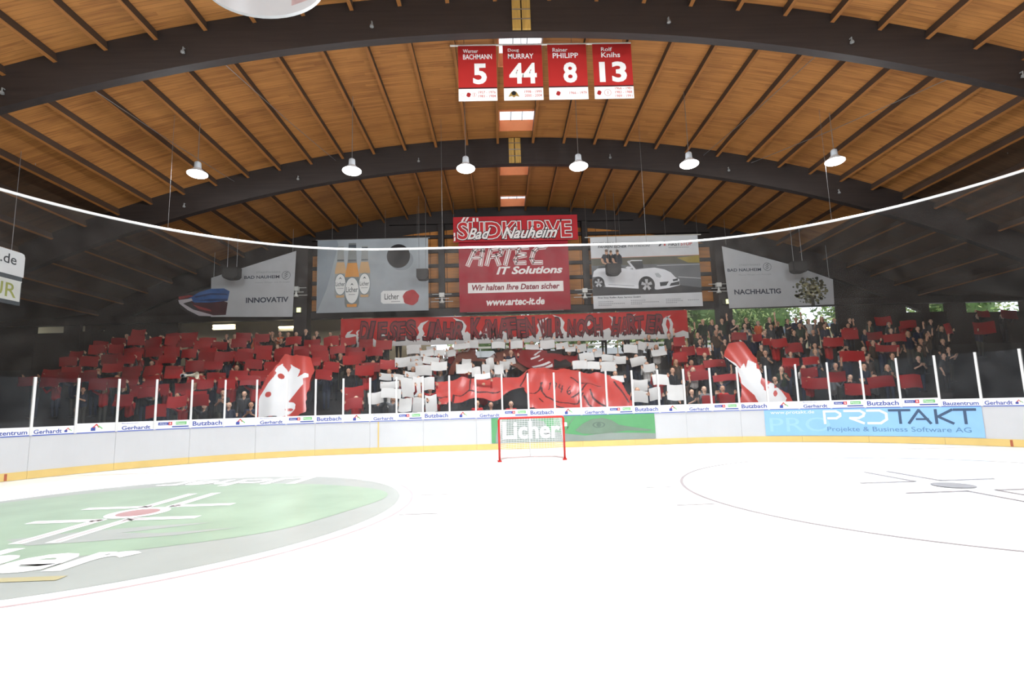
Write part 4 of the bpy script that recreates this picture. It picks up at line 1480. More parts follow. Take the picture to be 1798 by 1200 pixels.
def tree(x, y, r, h, label, seed):
    rt = random.Random(seed)
    t = empty('leafy_tree', (x, y, CZ))
    tag(t, label, 'tree', 'trees outside behind the terrace')
    MB().tube([(x, y, CZ - .05), (x + .1, y, CZ + h * .4), (x, y, CZ + h * .7)], [.2, .15, .08], 8).build('trunk', M((84, 70, 56), .8, .2), t)
    m = MB()
    for k in range(4200):
        a, b = rt.uniform(0, 2 * PI), math.acos(rt.uniform(-1, 1))
        q = rt.random() ** .4
        bump = 1 + .25 * math.sin(3 * a + seed) * math.sin(4 * b)
        c = Vector((x + r * q * bump * math.cos(a) * math.sin(b), y + r * .7 * q * bump * math.sin(a) * math.sin(b), CZ + h * .55 + h * .47 * q * bump * math.cos(b)))
        if c.z < CZ + .3:
            continue
        d1 = Vector((rt.gauss(0, 1), rt.gauss(0, 1), rt.gauss(0, 1))).normalized()
        d2 = d1.orthogonal().normalized()
        s = rt.uniform(.14, .3)
        bb = len(m.v)
        m.v += [tuple(c - d1 * s), tuple(c + d2 * s * .6), tuple(c + d1 * s), tuple(c - d2 * s * .6)]
        m.f.append([bb, bb + 1, bb + 2, bb + 3]); m.m.append(rt.randrange(3))
    m.build('crown', LEAF, t)
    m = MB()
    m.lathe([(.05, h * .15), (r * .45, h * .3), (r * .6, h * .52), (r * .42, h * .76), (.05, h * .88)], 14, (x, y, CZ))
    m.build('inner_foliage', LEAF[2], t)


for i, (x, y, r, h, lb) in enumerate(((-1, 47, 4.2, 9.0, 'green tree outside seen under the middle of graffiti banner'),
                                      (5.5, 48, 4.0, 9.5, 'green tree outside behind the crowd below the car banner'),
                                      (12.5, 46, 4.2, 9.5, 'bushy green tree outside just before the right column'),
                                      (19, 47, 4.4, 10.0, 'bushy green tree outside under the tree banner'),
                                      (25.5, 50, 4.6, 9.5, 'green tree outside beyond the shed roof'),
                                      (34, 47, 4.6, 9.5, 'green tree outside beyond the far right opening'),
                                      (42, 46, 4.6, 10.0, 'pale green tree outside at the far right'))):
    tree(x, y, r, h, lb, 5 + i)
t = empty('white_fence', (15, 40, CZ))
tag(t, 'low white fence outside behind the standing spectators', 'fence')
for k in range(18):
    x = -5 + 2.5 * k
    MB().box(x + .02, x + 2.48, 40, 40.06, CZ, CZ + 1.75).build('fence_panel', M((236, 238, 240), .5, .03), t)
    MB().box(x - .05, x + .05, 39.94, 40.02, CZ, CZ + 1.95).build('fence_post', M((206, 208, 208), .5, .03), t)
MB().box(-5, 40, 39.9, 40.1, CZ + 1.95, CZ + 2.1).build('top_rail', M((216, 210, 196), .5, .05), t)
t = empty('garden_shed', (23.5, 37, CZ))
tag(t, 'grey blue roofed shed with warm lit corrugated front outside', 'shed')
MB().box(20.2, 27, 36.2, 39, CZ, CZ + 2.6).build('wall', M((150, 146, 132), .7, .06), t)
for k in range(20):
    x = 20.3 + .33 * k
    MB().box(x, x + .2, 36.13, 36.2, CZ + .9, CZ + 2.5).build('corrugated_rib', M((206, 196, 160), .6, .05), t)
m = MB()
m.quadbox([(18.6, 35.6, CZ + 1.9), (28, 35.6, CZ + 2.9), (28, 39.4, CZ + 2.9), (18.6, 39.4, CZ + 1.9), (18.6, 35.6, CZ + 2.15), (28, 35.6, CZ + 3.15), (28, 39.4, CZ + 3.15), (18.6, 39.4, CZ + 2.15)])
m.build('roof', M((120, 136, 156), .5, .06), t)
MB().box(22, 23.6, 36.08, 36.13, CZ + 2.35, CZ + 2.45).build('wall_lamp', emit_mat('shed_lamp', (255, 214, 140), 6.0), t)

# ================================================================ CROWD FIGURES
SK = [M((214, 168, 140), .6, .04, 6), M((198, 150, 122), .6, .04, 6), M((224, 182, 156), .6, .04, 6)]
HAIR = [M((38, 30, 26), .7, .1, 8), M((78, 56, 38), .7, .1, 8), M((140, 112, 72), .7, .1, 8), M((90, 88, 86), .7, .1, 8)]
LIP = M((150, 80, 72), .6, .03)
SHOE = M((40, 38, 38), .7, .08)
JEANS = [M((44, 52, 70), .8, .1, 5), M((34, 34, 38), .8, .1, 5), M((70, 68, 62), .8, .1, 5)]
TOPS = [('black', (30, 30, 33)), ('dark grey', (56, 57, 60)), ('navy', (36, 42, 62)), ('red', (176, 36, 36)),
        ('white', (214, 212, 208)), ('grey', (110, 112, 114)), ('orange', (222, 108, 60)), ('brown', (74, 58, 46)), ('dark green', (48, 60, 48))]
TOPM = {n: M(c, .8, .1, 4) for n, c in TOPS}
TOPN = [n for n, _ in TOPS]


def capsule(m, a, b, ra, rb, n=10):
    a, b = Vector(a), Vector(b)
    d = b - a
    L = d.length
    d = d.normalized() if L > 1e-6 else Vector((0, 0, 1))
    pts, rs = [], []
    for k in range(4):
        q = PI / 2 * k / 4
        pts.append(a - d * ra * math.cos(q)); rs.append(max(ra * math.sin(q), .0015))
    pts.append(a); rs.append(ra)
    pts.append(b); rs.append(rb)
    for k in range(3, -1, -1):
        q = PI / 2 * k / 4
        pts.append(b + d * rb * math.cos(q)); rs.append(max(rb * math.sin(q), .0015))
    m.tube(pts, rs, n)


def seg_d(p, a, b):
    ab = b - a
    t = max(0, min(1, (p - a).dot(ab) / max(ab.length_squared, 1e-9)))
    return (p - a - ab * t).length, t


def figure(name, arms, longhair=False, bare=False, slim=1.0, stance=.1):
    """one continuous body; arms = ((elbow, wrist, fingertip dir) for each side). Faces -Y."""
    bones = []      # a, b, ra, rb, tag   tags: 0 top 1 trousers 2 skin 3 hair 4 shoes
    A = lambda a, b, ra, rb, tg: bones.append((Vector(a), Vector(b), ra, rb, tg))
    for g in (-1, 1):
        A((g * .09, 0, .9), (g * stance, -.015, .5), .092, .064, 1)
        A((g * stance, -.015, .5), (g * stance, .02, .1), .06, .042, 1)
        A((g * stance, .03, .05), (g * (stance + .02), -.15, .035), .045, .035, 4)
        A((g * .05, 0, .95), (g * .075 * slim, 0, 1.2), .125, .115, 0)
        A((g * .075 * slim, 0, 1.2), (g * .09 * slim, 0, 1.36), .12, .105, 0)
        A((g * .08, 0, 1.40), (g * .175 * slim, 0, 1.415), .075, .068, 0)
    A((0, .01, 1.44), (0, -.005, 1.54), .058, .055, 2)
    A((0, -.012, 1.585), (0, -.008, 1.67), .074, .092, 2)
    A((0, -.035, 1.56), (0, -.05, 1.565), .05, .04, 2)
    A((0, -.095, 1.65), (0, -.118, 1.61), .011, .017, 2)
    for g in (-1, 1):
        A((g * .088, .005, 1.615), (g * .092, .008, 1.655), .014, .018, 2)
    A((0, .018, 1.675), (0, .03, 1.69), .098, .09, 3)
    A((0, .05, 1.6), (0, .04, 1.65), .07, .08, 3)
    if longhair:
        A((0, .055, 1.62), (0, .075, 1.40), .085, .07, 3)
        for g in (-1, 1):
            A((g * .075, .03, 1.63), (g * .085, .02, 1.44), .04, .035, 3)
    for g, (el, wr, fd) in zip((-1, 1), arms):
        el, wr, fd = Vector(el), Vector(wr), Vector(fd).normalized()
        el.x *= g; wr.x *= g; fd.x *= g
        sh = Vector((g * .185 * slim, 0, 1.41))
        A(sh, el, .06, .047, 0)
        A(el, wr, .045, .032, 2 if bare else 0)
        side = fd.cross(Vector((0, 1, .01))).normalized()
        if side.length < .1:
            side = Vector((1, 0, 0))
        pa, pb = wr + fd * .02, wr + fd * .085
        A(pa - side * .018, pb - side * .024, .022, .02, 2)
        A(pa + side * .018, pb + side * .024, .022, .02, 2)
        curl = Vector((0, -1, 0)) - fd * fd.dot(Vector((0, -1, 0)))
        for q, L in ((-.036, .062), (-.012, .078), (.012, .082), (.036, .072)):
            base = pb + side * q * .95
            mid = base + fd * L * .55 + curl * .006
            A(base, mid, .0105, .0098, 2)
            A(mid, mid + fd * L * .4 + curl * .028, .0098, .0085, 2)
        th = pa - side * .035
        A(th, th + fd * .035 - side * .03, .014, .0115, 2)
        A(th + fd * .035 - side * .03, th + fd * .07 - side * .036, .0115, .0095, 2)
    m = MB()
    for (a, b, ra, rb, tg) in bones:
        capsule(m, a, b, ra, rb, 10)
    o = m.build('person', SHOE)
    md = o.modifiers.new('remesh', 'REMESH')
    md.mode = 'VOXEL'
    md.voxel_size = 0.0125
    sm = o.modifiers.new('smooth', 'SMOOTH')
    sm.factor = .5
    sm.iterations = 2
    bpy.context.view_layer.update()
    me = bpy.data.meshes.new_from_object(o.evaluated_get(bpy.context.evaluated_depsgraph_get()))
    bpy.data.objects.remove(o)
    me.name = name
    me.materials.clear()
    for mt in (TOPM['black'], JEANS[0], SK[0], HAIR[0], SHOE, LIP):
        me.materials.append(mt)
    idx = []
    for p in me.polygons:
        c = p.center
        best, tg = 1e9, 0
        for (a, b, ra, rb, g) in bones:
            if abs(c.z - (a.z + b.z) / 2) > .45:
                continue
            d, t_ = seg_d(c, a, b)
            d -= ra + (rb - ra) * t_
            if d < best:
                best, tg = d, g
        if tg == 2 and c.y < -.06:
            for g in (-1, 1):
                if (c - Vector((g * .034, -.092, 1.645))).length < .017:
                    tg = 3
            if abs(c.x) < .026 and abs(c.z - 1.565) < .011 and c.y < -.07:
                tg = 5
        idx.append(tg)
    me.polygons.foreach_set('material_index', idx)
    me.polygons.foreach_set('use_smooth', [True] * len(me.polygons))
    me.update()
    return me


U = (0, -.2, 1)
HOLD = ((.30, -.16, 1.2), (.33, -.33, 1.42), (0, -.1, 1))
OVER = ((.33, -.16, 1.55), (.33, -.27, 1.78), (0, -.05, 1))
DOWN = ((.24, .03, 1.13), (.23, -.08, .88), (0, -.1, -1))
CLAP = ((.25, -.08, 1.15), (.07, -.3, 1.28), (-.25, -.4, .8))
UPR = ((.27, -.06, 1.62), (.22, -.12, 1.86), (0, -.1, 1))
BODY = {
    'hold': [figure('holding', (HOLD, HOLD)), figure('holding', (HOLD, HOLD), True, False, .9)],
    'over': [figure('overhead', (OVER, OVER)), figure('overhead', (OVER, OVER), True, False, .9)],
    'stand': [figure('standing', (DOWN, DOWN)), figure('standing', (CLAP, CLAP), False, True), figure('standing', (DOWN, CLAP), True, True, .9)],
    'raise': [figure('raising', (DOWN, UPR), False, True)],
}
people = []      # (row, x, object, top colour, doing)


def person(x, y, z, pose, top, row, rt, turn=0.0, doing=None):
    o = link('person', rt.choice(BODY[pose]), None, (x, y, z))
    o.rotation_euler = (0, 0, turn)
    s = rt.uniform(.94, 1.05)
    o.scale = (s, s, s)
    ms = (TOPM[top], rt.choice(JEANS), rt.choice(SK), rt.choice(HAIR))
    for i, mt in enumerate(ms):
        o.material_slots[i].link = 'OBJECT'
        o.material_slots[i].material = mt
    people.append((row, x, o, top, doing))
    return o


# cards
CRED = M((172, 36, 37), .5, .05, 4, .35, 0, .12)
CRED2 = M((152, 31, 34), .5, .05, 4, .35, 0, .12)
CWHITE = M((226, 226, 224), .55, .03, 4, .3, 0, .1)


def card_mesh(bend, fold, w=.72, h=.46):
    m = MB()
    f = lambda s: (lambda a, c: ((a - .5) * w, s - bend * math.sin(PI * a) + fold * abs(c - .5) * .5, (c - .5) * h + .02 * math.sin(5 * a + bend * 90)))
    m.grid(f(-.003), 8, 4)
    m.grid(lambda a, c: f(.003)(1 - a, c), 8, 4)
    for c in (0, 1):
        m.grid(lambda a, q: Vector(f(-.003)(a if c else 1 - a, c)).lerp(Vector(f(.003)(a if c else 1 - a, c)), q), 8, 1)
    return m
CARDS = {}
for nm, mt in (('red', CRED), ('red2', CRED2), ('white', CWHITE)):
    CARDS[nm] = [card_mesh(b, f).mesh('card', (mt,), True) for b, f in ((.0, 0), (.05, .03), (-.04, .05), (.03, -.12))]
cards = []


def card(x, y, z, col, row, rt, sx=1.0, sz=1.0, roll=0.0, tip=0.0, yaw=0.0):
    o = link('card', rt.choice(CARDS[col]), None, (x, y, z))
    o.rotation_euler = (tip, roll, yaw)
    o.scale = (sx, 1, sz)
    cards.append((row, x, o, 'white' if col == 'white' else 'red'))
    return o


def row_of(px, py, want=1.55):
    best = None
    for k in range(NROW):
        c = at(px, py, rowY(k) - .36)
        e = abs(c.z - rowZ(k) - want)
        if best is None or e < best[0]:
            best = (e, k, c)
    return best[1], best[2]


taken = {k: [] for k in range(NROW)}
rc = random.Random(21)


def held(px, py, pw, ph, col, roll=0.0):
    k, c = row_of(px, py)
    if any(abs(c.x - q) < .52 for q in taken[k]):      # somebody already stands there: one row on or back
        for k2 in (k + 1, k - 1, k + 2):
            if 0 <= k2 < NROW:
                c2 = at(px, py, rowY(k2) - .36)
                if not any(abs(c2.x - q) < .52 for q in taken[k2]) and .9 < c2.z - rowZ(k2) < 2.15:
                    k, c = k2, c2
                    break
    top_h = c.z - rowZ(k)
    taken[k].append(c.x)
    pose = 'over' if top_h > 1.62 else 'hold'
    mpx = FPX / c.y
    sx = max(.5, min(1.5, pw / mpx / .72))
    sz = max(.5, min(2.0, ph / mpx / .46))
    person(c.x, rowY(k), rowZ(k), pose, rc.choice(TOPN[:4] + TOPN[3:6]), k, rc, 0, 'holding a %s card' % ('white' if col == 'white' else 'red'))
    card(c.x, c.y - rc.uniform(0, .05), c.z, col, k, rc, sx, sz, roll + rc.uniform(-.05, .05), rc.uniform(-.3, .05), rc.uniform(-.15, .15))


ZA_, ZB_ = (600, 540), (900, 540)
WH = [(ZA_, q) for q in ((635, 370, 130, 80), (790, 362, 90, 40), (750, 405, 120, 60), (860, 400, 95, 55), (955, 405, 90, 60), (535, 480, 135, 85), (650, 450, 110, 40),
                         (645, 510, 135, 75), (785, 470, 140, 65), (855, 515, 140, 80), (720, 555, 145, 90), (615, 590, 120, 50), (1055, 345, 140, 50), (1140, 325, 120, 70),
                         (1375, 335, 120, 60), (1535, 330, 110, 70), (1675, 350, 130, 45), (400, 610, 140, 60), (505, 615, 80, 50), (420, 680, 170, 60), (435, 755, 170, 85),
                         (300, 795, 130, 100), (575, 705, 100, 170), (665, 690, 95, 170), (765, 670, 100, 110), (560, 860, 115, 120), (675, 860, 105, 130), (785, 845, 100, 150),
                         (1075, 540, 140, 85), (1095, 485, 80, 60), (1265, 545, 70, 85), (1180, 565, 80, 80), (1305, 500, 60, 110), (1380, 545, 80, 85), (1430, 510, 90, 75), (1490, 495, 80, 90), (1240, 605, 130, 50))]
WH += [(ZB_, q) for q in ((305, 325, 130, 75), (435, 340, 110, 55), (505, 370, 95, 40), (595, 360, 110, 65), (1035, 365, 125, 75), (1130, 340, 60, 80), (1220, 340, 130, 65), (1285, 400, 135, 60),
                          (650, 435, 130, 70), (740, 410, 80, 60), (830, 445, 100, 60), (590, 505, 130, 75), (710, 510, 110, 70), (840, 520, 140, 85), (940, 460, 110, 70), (1105, 475, 145, 80),
                          (1200, 530, 100, 70), (1300, 635, 150, 95), (1120, 685, 130, 100), (1120, 785, 140, 100), (1250, 760, 100, 110), (1430, 750, 150, 140), (920, 630, 110, 60))]
for (o_, (x, y, w, h)) in WH:
    held(o_[0] + x / 5, o_[1] + y / 5, w / 5, h / 5, 'white', rc.uniform(-.12, .12))
RD = [((1180, 540), q) for q in ((585, 255, 130, 70), (745, 265, 90, 70), (850, 305, 110, 60), (940, 315, 150, 80), (1065, 358, 160, 90), (1410, 305, 170, 80), (1560, 215, 130, 70), (1580, 430, 230, 95),
                                 (70, 440, 130, 90), (140, 385, 120, 80), (270, 390, 120, 70), (370, 495, 210, 70), (200, 535, 180, 60), (215, 600, 200, 80), (460, 620, 210, 60), (1220, 470, 160, 70),
                                 (1040, 480, 150, 70), (1200, 575, 160, 90), (1250, 665, 230, 100), (1440, 610, 170, 90), (1600, 720, 170, 100), (320, 815, 110, 80), (485, 800, 130, 70), (60, 300, 110, 80))]
RD += [((1438, 560), q) for q in ((130, 230, 170, 70), (265, 140, 140, 90), (490, 150, 160, 70), (660, 170, 200, 70), (600, 260, 200, 60), (560, 20, 150, 80), (1450, 80, 220, 110),
                                  (540, 555, 230, 100), (340, 620, 220, 100), (800, 550, 200, 120), (1130, 90, 70, 100), (780, 50, 150, 70))]
RD += [((1480, 500), (x * 5 / 5.65, y * 5 / 5.65, w, h)) for x, y, w, h in ((1640, 300, 210, 80), (1390, 290, 120, 60))]
for (o_, (x, y, w, h)) in RD:
    held(o_[0] + x / 5, o_[1] + y / 5, w / 5, h / 5, rc.choice(('red', 'red2')), rc.uniform(-.06, .06))

# the dense red block on the left
LEFT_FROM = [-14.6, -16.6, -19.0] + [-21.5] * 7
for k in range(NROW):
    xr = at(690 if k >= 3 else 640, 640, rowY(k)).x
    x = LEFT_FROM[k] + rc.uniform(0, .5)
    while x < xr:
        if k <= 2 and -10.3 < x < -6.9:          # the flag hangs here
            x += .4
            continue
        if k == 9 and -17.2 < x < -9.2:         # onlookers without cards stand along the concourse
            x += .5
            continue
        if not any(abs(x - q) < .6 for q in taken[k]):
            taken[k].append(x)
            up = rc.random()
            if rc.random() < (.86 if k < 8 else .6):
                hz = rc.uniform(1.45, 1.85)
                person(x, rowY(k), rowZ(k), 'over' if hz > 1.62 else 'hold', rc.choice(TOPN[:4]), k, rc, 0, 'holding a red card')
                card(x, rowY(k) - .36 - rc.uniform(0, .05), rowZ(k) + hz, rc.choice(('red', 'red2')), k, rc, rc.uniform(.98, 1.2), rc.uniform(.85, 1.1), rc.uniform(-.07, .07), rc.uniform(-.3, .05), rc.uniform(-.15, .15))
            else:
                person(x, rowY(k), rowZ(k), 'stand', rc.choice(TOPN[:3]), k, rc, rc.uniform(-.3, .3), 'without a card')
        x += rc.uniform(.8, .98)
# people without cards on the right and along the top
for k in range(NROW):
    xa = at(1175, 620, rowY(k)).x
    x = xa + rc.uniform(0, .6)
    lim = (9.0, 12.0, 16.5, 19.8, 20.8, 21.6, 22.2, 22.6, 22.8, 18)[k]
    while x < lim:
        if not (k <= 3 and 7.2 < x < 10.6) and not any(abs(x - q) < .6 for q in taken[k]):
            taken[k].append(x)
            person(x, rowY(k), rowZ(k), rc.choice(('stand', 'stand', 'stand', 'raise')), rc.choice(TOPN[:3] + ['dark green', 'brown', 'grey']), k, rc, rc.uniform(-.4, .4), 'without a card')
        x += rc.uniform(.95, 1.6)
# onlookers at the very top
TOPX = [(398, 'black'), (412, 'black'), (426, 'brown'), (438, 'orange'), (452, 'red'), (468, 'grey'), (478, 'brown'), (492, 'orange'), (506, 'black'), (520, 'navy'), (537, 'black'), (556, 'black'), (580, 'dark grey'),
        (1231, 'black'), (1252, 'dark grey'), (1290, 'black'), (1315, 'black'), (1333, 'orange'), (1354, 'orange'), (1368, 'black'), (1385, 'dark grey'), (1408, 'black'), (1422, 'white'), (1434, 'grey'), (1468, 'dark grey'), (1495, 'black'), (880, 'red'), (1060, 'navy'), (1100, 'brown'), (700, 'black')]
for (px, col) in TOPX:
    c = at(px, 590, 27.95 if abs(px - 530) > 25 and abs(px - 1268) > 22 else 27.4)
    person(c.x, c.y, CZ, 'stand', col, NROW, rc, rc.uniform(-.4, .4), 'without a card')
# a few helpers crouch in front of the big sheet
for (px, py, col) in ((838, 705, 'red'), (862, 708, 'black'), (897, 702, 'red'), (1216, 690, 'black')):
    c = at(px, py, 20.3)
    person(c.x, 20.15 if px < 1000 else rowY(0), rowZ(0) - (.25 if px < 1000 else 0), 'stand', col, 0, rc, rc.uniform(-.3, .3), 'without a card')
# man with the loudhailer
c = at(328, 660, 21.3)
mp = person(c.x - .05, rowY(2), rowZ(2), 'raise', 'black', 2, rc, 0, 'raising a loudhailer')
t = empty('megaphone', (c.x, 21.3, c.z - .15))
tag(t, 'cream megaphone held up above the red cards on the left', 'megaphone')
m = MB()
prof = [(.05, -.14), (.055, .02), (.08, .14), (.13, .26), (.16, .3)]
b0 = []
for (r, q) in prof:
    b = len(m.v)
    for k in range(18):
        a = 2 * PI * k / 18
        m.v.append((c.x + .12 + q, 21.3 + r * math.cos(a), c.z + r * math.sin(a)))
    b0.append(b)
for i in range(len(b0) - 1):
    for k in range(18):
        m.f.append([b0[i] + k, b0[i] + (k + 1) % 18, b0[i + 1] + (k + 1) % 18, b0[i + 1] + k]); m.m.append(0)
m.build('horn', M((232, 226, 204), .4, .03), t, True)
MB().tube([(c.x - .22, 21.3, c.z), (c.x - .02, 21.3, c.z)], [.085, .08], 14).build('amplifier', M((190, 196, 200), .4, .05), t)
MB().box(c.x - .17, c.x - .07, 21.2, 21.23, c.z - .05, c.z + .05).build('control_panel', BLACK, t)
MB().tube([(c.x - .1, 21.33, c.z - .06), (c.x - .12, 21.36, c.z - .2)], .022, 8).build('grip', BLACK, t)

# labels: row and place in the row
byrow = {}
for rec in people:
    byrow.setdefault(rec[0], []).append(rec)
ROWN = ['front row'] + ['%s row' % ordinal(k + 1) for k in range(1, NROW)] + ['top walkway']
for k, recs in byrow.items():
    recs.sort(key=lambda r_: r_[1])
    for i, (_, x, o, top, doing) in enumerate(recs):
        side = ordinal(i + 1) + ' from left'
        tag(o, 'person in %s top %s, %s, %s' % (top, doing, ROWN[k], side), 'person', 'spectators on the terrace')
byrow = {}
for rec in cards:
    byrow.setdefault((rec[0], rec[3]), []).append(rec)
for (k, col), recs in byrow.items():
    recs.sort(key=lambda r_: r_[1])
    for i, (_, x, o, c_) in enumerate(recs):
        tag(o, '%s paper card held up in the %s, %s %s card from the left' % (col, ROWN[k], ordinal(i + 1), col), 'card', '%s cards held up by the crowd' % col)
print('people', len(people), 'cards', len(cards))

# ================================================================ BIG PAINTED SHEETS


def inpoly(x, y, poly):
    r_ = False
    n = len(poly)
    for i in range(n):
        x1, y1 = poly[i]; x2, y2 = poly[i - 1]
        if (y1 > y) != (y2 > y) and x < (x2 - x1) * (y - y1) / (y2 - y1) + x1:
            r_ = not r_
    return r_


def sheet(name, label, cat, A, D, conv, outline, layers, mats, res, wave, group=None):
    """cloth stretched along A + D*t; layers = [(kind, data, material index)], later wins"""
    A, D = Vector(A), Vector(D)
    nrm = Vector((1, 0, 0)).cross(D).normalized()

    def on(px, py):
        d = ray(px, py)
        o = Vector((CX, 0, CH))
        s = (A - o).dot(nrm) / d.dot(nrm)
        p = o + d * s
        return (p.x, (p - A).dot(D) / D.length_squared)
    cv = lambda pts: [on(*conv(x, y)) for x, y in pts]
    ol0 = cv(outline)
    ol = []
    rj = random.Random(len(ol0))
    for i in range(len(ol0)):        # slack, uneven hem
        a, b = ol0[i], ol0[(i + 1) % len(ol0)]
        ol.append(a)
        n = int(math.hypot(b[0] - a[0], (b[1] - a[1]) * D.length) / .16)
        for k in range(1, n):
            ol.append((a[0] + (b[0] - a[0]) * k / n + rj.uniform(-.035, .035), a[1] + (b[1] - a[1]) * k / n + rj.uniform(-.012, .012)))
    L = D.length
    x0, x1 = min(p[0] for p in ol), max(p[0] for p in ol)
    t0, t1 = min(p[1] for p in ol), max(p[1] for p in ol)
    lay = []
    for kind, data, mi in layers:
        if kind == 'poly':
            lay.append((kind, cv(data), mi))
        elif kind == 'line':
            lay.append((kind, [(x, t * L) for x, t in cv(data[0])], mi, data[1]))
    nu, nv = max(4, int((x1 - x0) / res)), max(4, int((t1 - t0) * L / res))

    def pick(a, c):
        x, t = x0 + (x1 - x0) * a, t0 + (t1 - t0) * c
        if not inpoly(x, t, ol):
            return None
        k = 0
        for l in lay:
            if l[0] == 'poly':
                if inpoly(x, t, l[1]):
                    k = l[2]
            else:
                p = Vector((x, t * L))
                for u_, v_ in zip(l[1][:-1], l[1][1:]):
                    u2, v2 = Vector(u_), Vector(v_)
                    ab = v2 - u2
                    q = max(0, min(1, (p - u2).dot(ab) / max(ab.length_squared, 1e-9)))
                    if (p - u2 - ab * q).length < l[3]:
                        k = l[2]
                        break
        return k
    m = MB()
    m.grid(lambda a, c: A + Vector((1, 0, 0)) * (x0 + (x1 - x0) * a - A.x) + D * (t0 + (t1 - t0) * c) + nrm * wave(x0 + (x1 - x0) * a, (t0 + (t1 - t0) * c) * L), nu, nv, 0, pick)
    o = m.build(name, mats, None, True)
    bmx = bmesh.new()
    bmx.from_mesh(o.data)
    bmesh.ops.delete(bmx, geom=[v for v in bmx.verts if not v.link_faces], context='VERTS')
    bmx.to_mesh(o.data)
    bmx.free()
    tag(o, label, cat, group)
    return o


SRED = M((184, 64, 56), .32, .07, 1.2, .4, 0, .12)
SBLACK = M((60, 20, 22), .5, .05)
SDARK = M((132, 24, 30), .5, .1, 1.5, .35)
SWHITE = M((226, 227, 228), .5, .03, 1.5, .3, 0, .12)
SBROWN = M((112, 62, 48), .6, .08, 1.2)
cz = lambda x, y: (740 + x / 4.73, 590 + y / 4.73)
OUT = [(110, 365), (118, 450), (150, 590), (215, 600), (240, 560), (260, 590), (330, 570), (400, 520), (450, 505), (560, 520), (650, 510), (720, 470), (840, 430), (880, 500), (890, 625), (1760, 605), (1740, 530), (1660, 400), (1560, 340),
       (1480, 295), (1300, 272), (1100, 285), (900, 288), (820, 312), (700, 330), (570, 355), (440, 385), (360, 365), (230, 358)]
LN = [[(262, 585), (270, 500), (330, 490), (400, 455), (410, 385)], [(400, 460), (470, 470), (560, 465), (650, 455)], [(990, 400), (1000, 460), (1040, 510), (1100, 545), (1200, 555), (1300, 530), (1340, 470)],
      [(890, 480), (940, 485), (980, 450), (1000, 400)], [(1250, 490), (1330, 450), (1375, 400)], [(1240, 350), (1300, 395), (1400, 400), (1490, 405)], [(1400, 460), (1420, 510), (1480, 570), (1530, 600)],
      [(1350, 490), (1390, 550), (1450, 595)], [(880, 300), (830, 380), (820, 410), (850, 430), (850, 480)], [(980, 530), (1010, 555)], [(1110, 580), (1180, 605)], [(120, 520), (170, 540), (215, 540)], [(1600, 380), (1660, 470), (1720, 560)]]
DIG = [[(1058, 450), (1075, 400), (1062, 412)], [(1118, 425), (1100, 428), (1095, 412), (1108, 400), (1120, 408), (1118, 425), (1104, 455)], [(1150, 405), (1140, 432), (1172, 436)], [(1172, 410), (1160, 462)],
       [(1235, 415), (1212, 440), (1212, 462), (1228, 472), (1242, 458), (1232, 444), (1214, 450)]]
sheet('painted_sheet', 'huge red painted sheet with black contour lines and 1946 behind goal', 'banner', (0, 19.75, 1.25), (0, 2.45, 2.2), cz, OUT,
      [('line', (l, .035), 1) for l in LN] + [('line', (l, .022), 1) for l in DIG], (SRED, SBLACK), .028,
      lambda x, t: .15 * math.sin(x * 1.9 + t) * math.sin(t * 1.7 + .5) + .06 * math.sin(x * 4.1 + 2 * t) + .025 * math.sin(x * 9 - 3 * t))
BR_O = [(215, 322), (240, 250), (300, 150), (330, 122), (450, 122), (460, 180), (540, 190), (625, 130), (740, 108), (775, 150), (800, 220), (890, 290), (840, 300), (780, 250), (700, 225), (560, 215), (420, 210), (330, 205), (290, 250), (270, 322)]
sheet('painted_sheet', 'brown painted sheet shaped like two raised arms above red sheet', 'banner', (0, 22.9, 3.0), (0, 2.4, 1.45), cz, BR_O,
      [('poly', [(455, 122), (625, 122), (600, 200), (455, 185)], 1), ('line', ([(450, 122), (462, 185), (540, 178), (545, 120)], .03), 2), ('line', ([(590, 130), (630, 190)], .03), 2), ('line', ([(300, 150), (240, 250), (218, 318)], .04), 2)],
      (SBROWN, M((176, 160, 158), .6, .05), SBLACK), .03, lambda x, t: .05 * math.sin(x * 3) * math.sin(t * 2))
DR_O = [(780, 160), (830, 120), (990, 118), (1290, 130), (1310, 190), (1270, 262), (1100, 268), (1000, 282), (910, 285), (850, 250), (800, 215)]
sheet('painted_sheet', 'dark red painted sheet with white slashes above the 1946 sheet', 'banner', (0, 22.6, 3.0), (0, 2.4, 1.45), cz, DR_O,
      [('poly', [(915, 262), (1000, 235), (1060, 215), (1075, 225), (1010, 250), (930, 275)], 1), ('poly', [(935, 280), (1020, 258), (1085, 232), (1092, 250), (1020, 270), (950, 285)], 1),
       ('poly', [(905, 175), (980, 158), (985, 170), (910, 190)], 1), ('poly', [(930, 155), (985, 122), (998, 126), (945, 160)], 1), ('poly', [(970, 205), (1010, 190), (1015, 198), (975, 212)], 1),
       ('poly', [(1100, 200), (1150, 215), (1200, 190), (1250, 230), (1240, 262), (1100, 262)], 2), ('poly', [(1040, 118), (1290, 130), (1290, 158), (1050, 150)], 2)],
      (SDARK, SWHITE, BLACK), .03, lambda x, t: .07 * math.sin(x * 3) * math.sin(t * 2.3 + 1))
fl = lambda x, y: (440 + x / 8, 590 + y / 8)
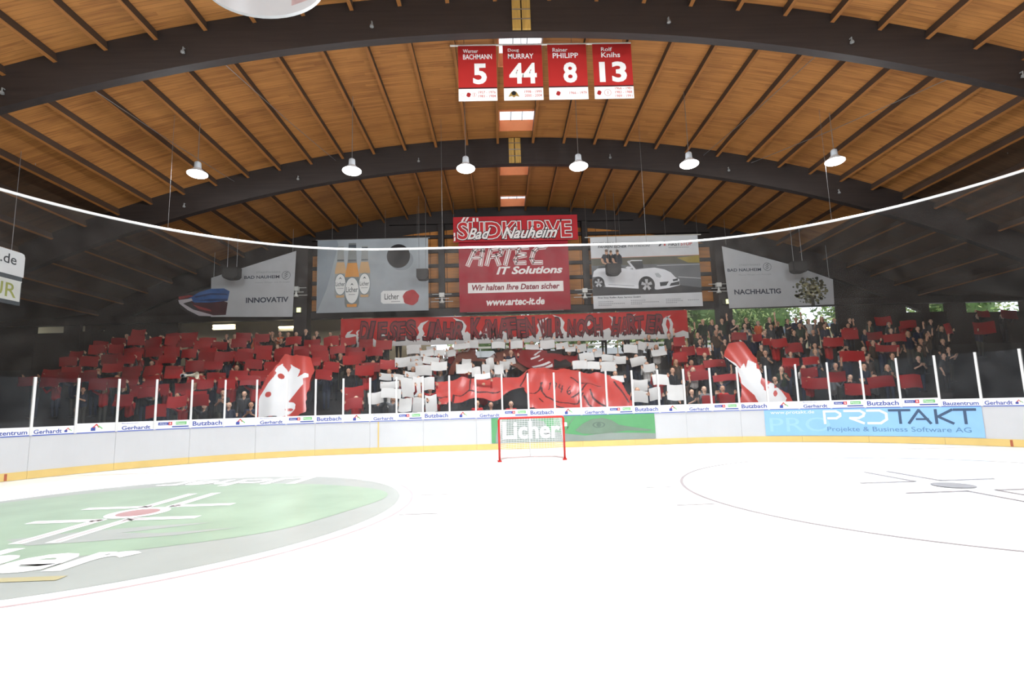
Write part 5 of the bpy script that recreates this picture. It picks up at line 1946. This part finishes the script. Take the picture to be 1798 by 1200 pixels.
sheet('flag', 'red flag with large white heraldic figure, left of the goal', 'flag', (0, 19.9, 1.2), (0, 1.7, 2.6), fl,
      [(60, 1140), (90, 850), (200, 640), (330, 480), (430, 330), (480, 250), (840, 300), (900, 480), (860, 560), (800, 800), (780, 1080), (640, 1140)],
      [('poly', [(100, 1138), (105, 900), (130, 830), (250, 670), (330, 590), (370, 530), (350, 500), (385, 440), (455, 385), (450, 410), (500, 460), (525, 500), (560, 440), (555, 385), (600, 420), (700, 485), (690, 520), (660, 580),
                 (730, 555), (770, 530), (820, 545), (815, 590), (740, 610), (745, 690), (660, 770), (580, 850), (520, 920), (600, 930), (630, 960), (620, 1020), (560, 1080), (430, 1138)], 1),
       ('poly', [(430 + 45 * math.cos(q), 570 + 38 * math.sin(q)) for q in [k * PI / 8 for k in range(16)]], 0),
       ('poly', [(250 + 48 * math.cos(q), 830 + 40 * math.sin(q)) for q in [k * PI / 8 for k in range(16)]], 0),
       ('poly', [(535 + 60 * math.cos(q), 1030 + 22 * math.sin(q)) for q in [k * PI / 8 for k in range(16)]], 0)],
      (SRED, SWHITE), .022, lambda x, t: .06 * math.sin(x * 5 + t * 1.2), 'flags with white figures')
fr_ = lambda x, y: (1220 + x / 8, 590 + y / 8)
sheet('flag', 'red flag with large white heraldic figure, right of the goal', 'flag', (0, 19.9, 1.2), (0, 1.7, 2.6), fr_,
      [(650, 950), (650, 760), (620, 600), (610, 440), (400, 290), (480, 100), (680, 90), (850, 300), (900, 440), (940, 600), (1100, 680), (1200, 750), (1330, 800), (1400, 950)],
      [('poly', [(900, 948), (840, 830), (720, 740), (650, 680), (640, 600), (600, 470), (520, 420), (430, 330), (410, 290), (480, 330), (570, 370), (620, 420), (640, 450), (690, 380), (720, 450), (740, 350), (790, 370), (855, 400),
                 (860, 470), (935, 500), (930, 600), (920, 660), (980, 740), (1050, 670), (1110, 680), (1110, 750), (1160, 730), (1220, 780), (1290, 880), (1260, 948)], 1),
       ('poly', [(1000 + 30 * math.cos(q), 740 + 30 * math.sin(q)) for q in [k * PI / 8 for k in range(16)]], 0),
       ('poly', [(1125 + 28 * math.cos(q), 820 + 42 * math.sin(q)) for q in [k * PI / 8 for k in range(16)]], 0)],
      (SRED, SWHITE), .022, lambda x, t: .06 * math.sin(x * 5 + t * 1.2), 'flags with white figures')
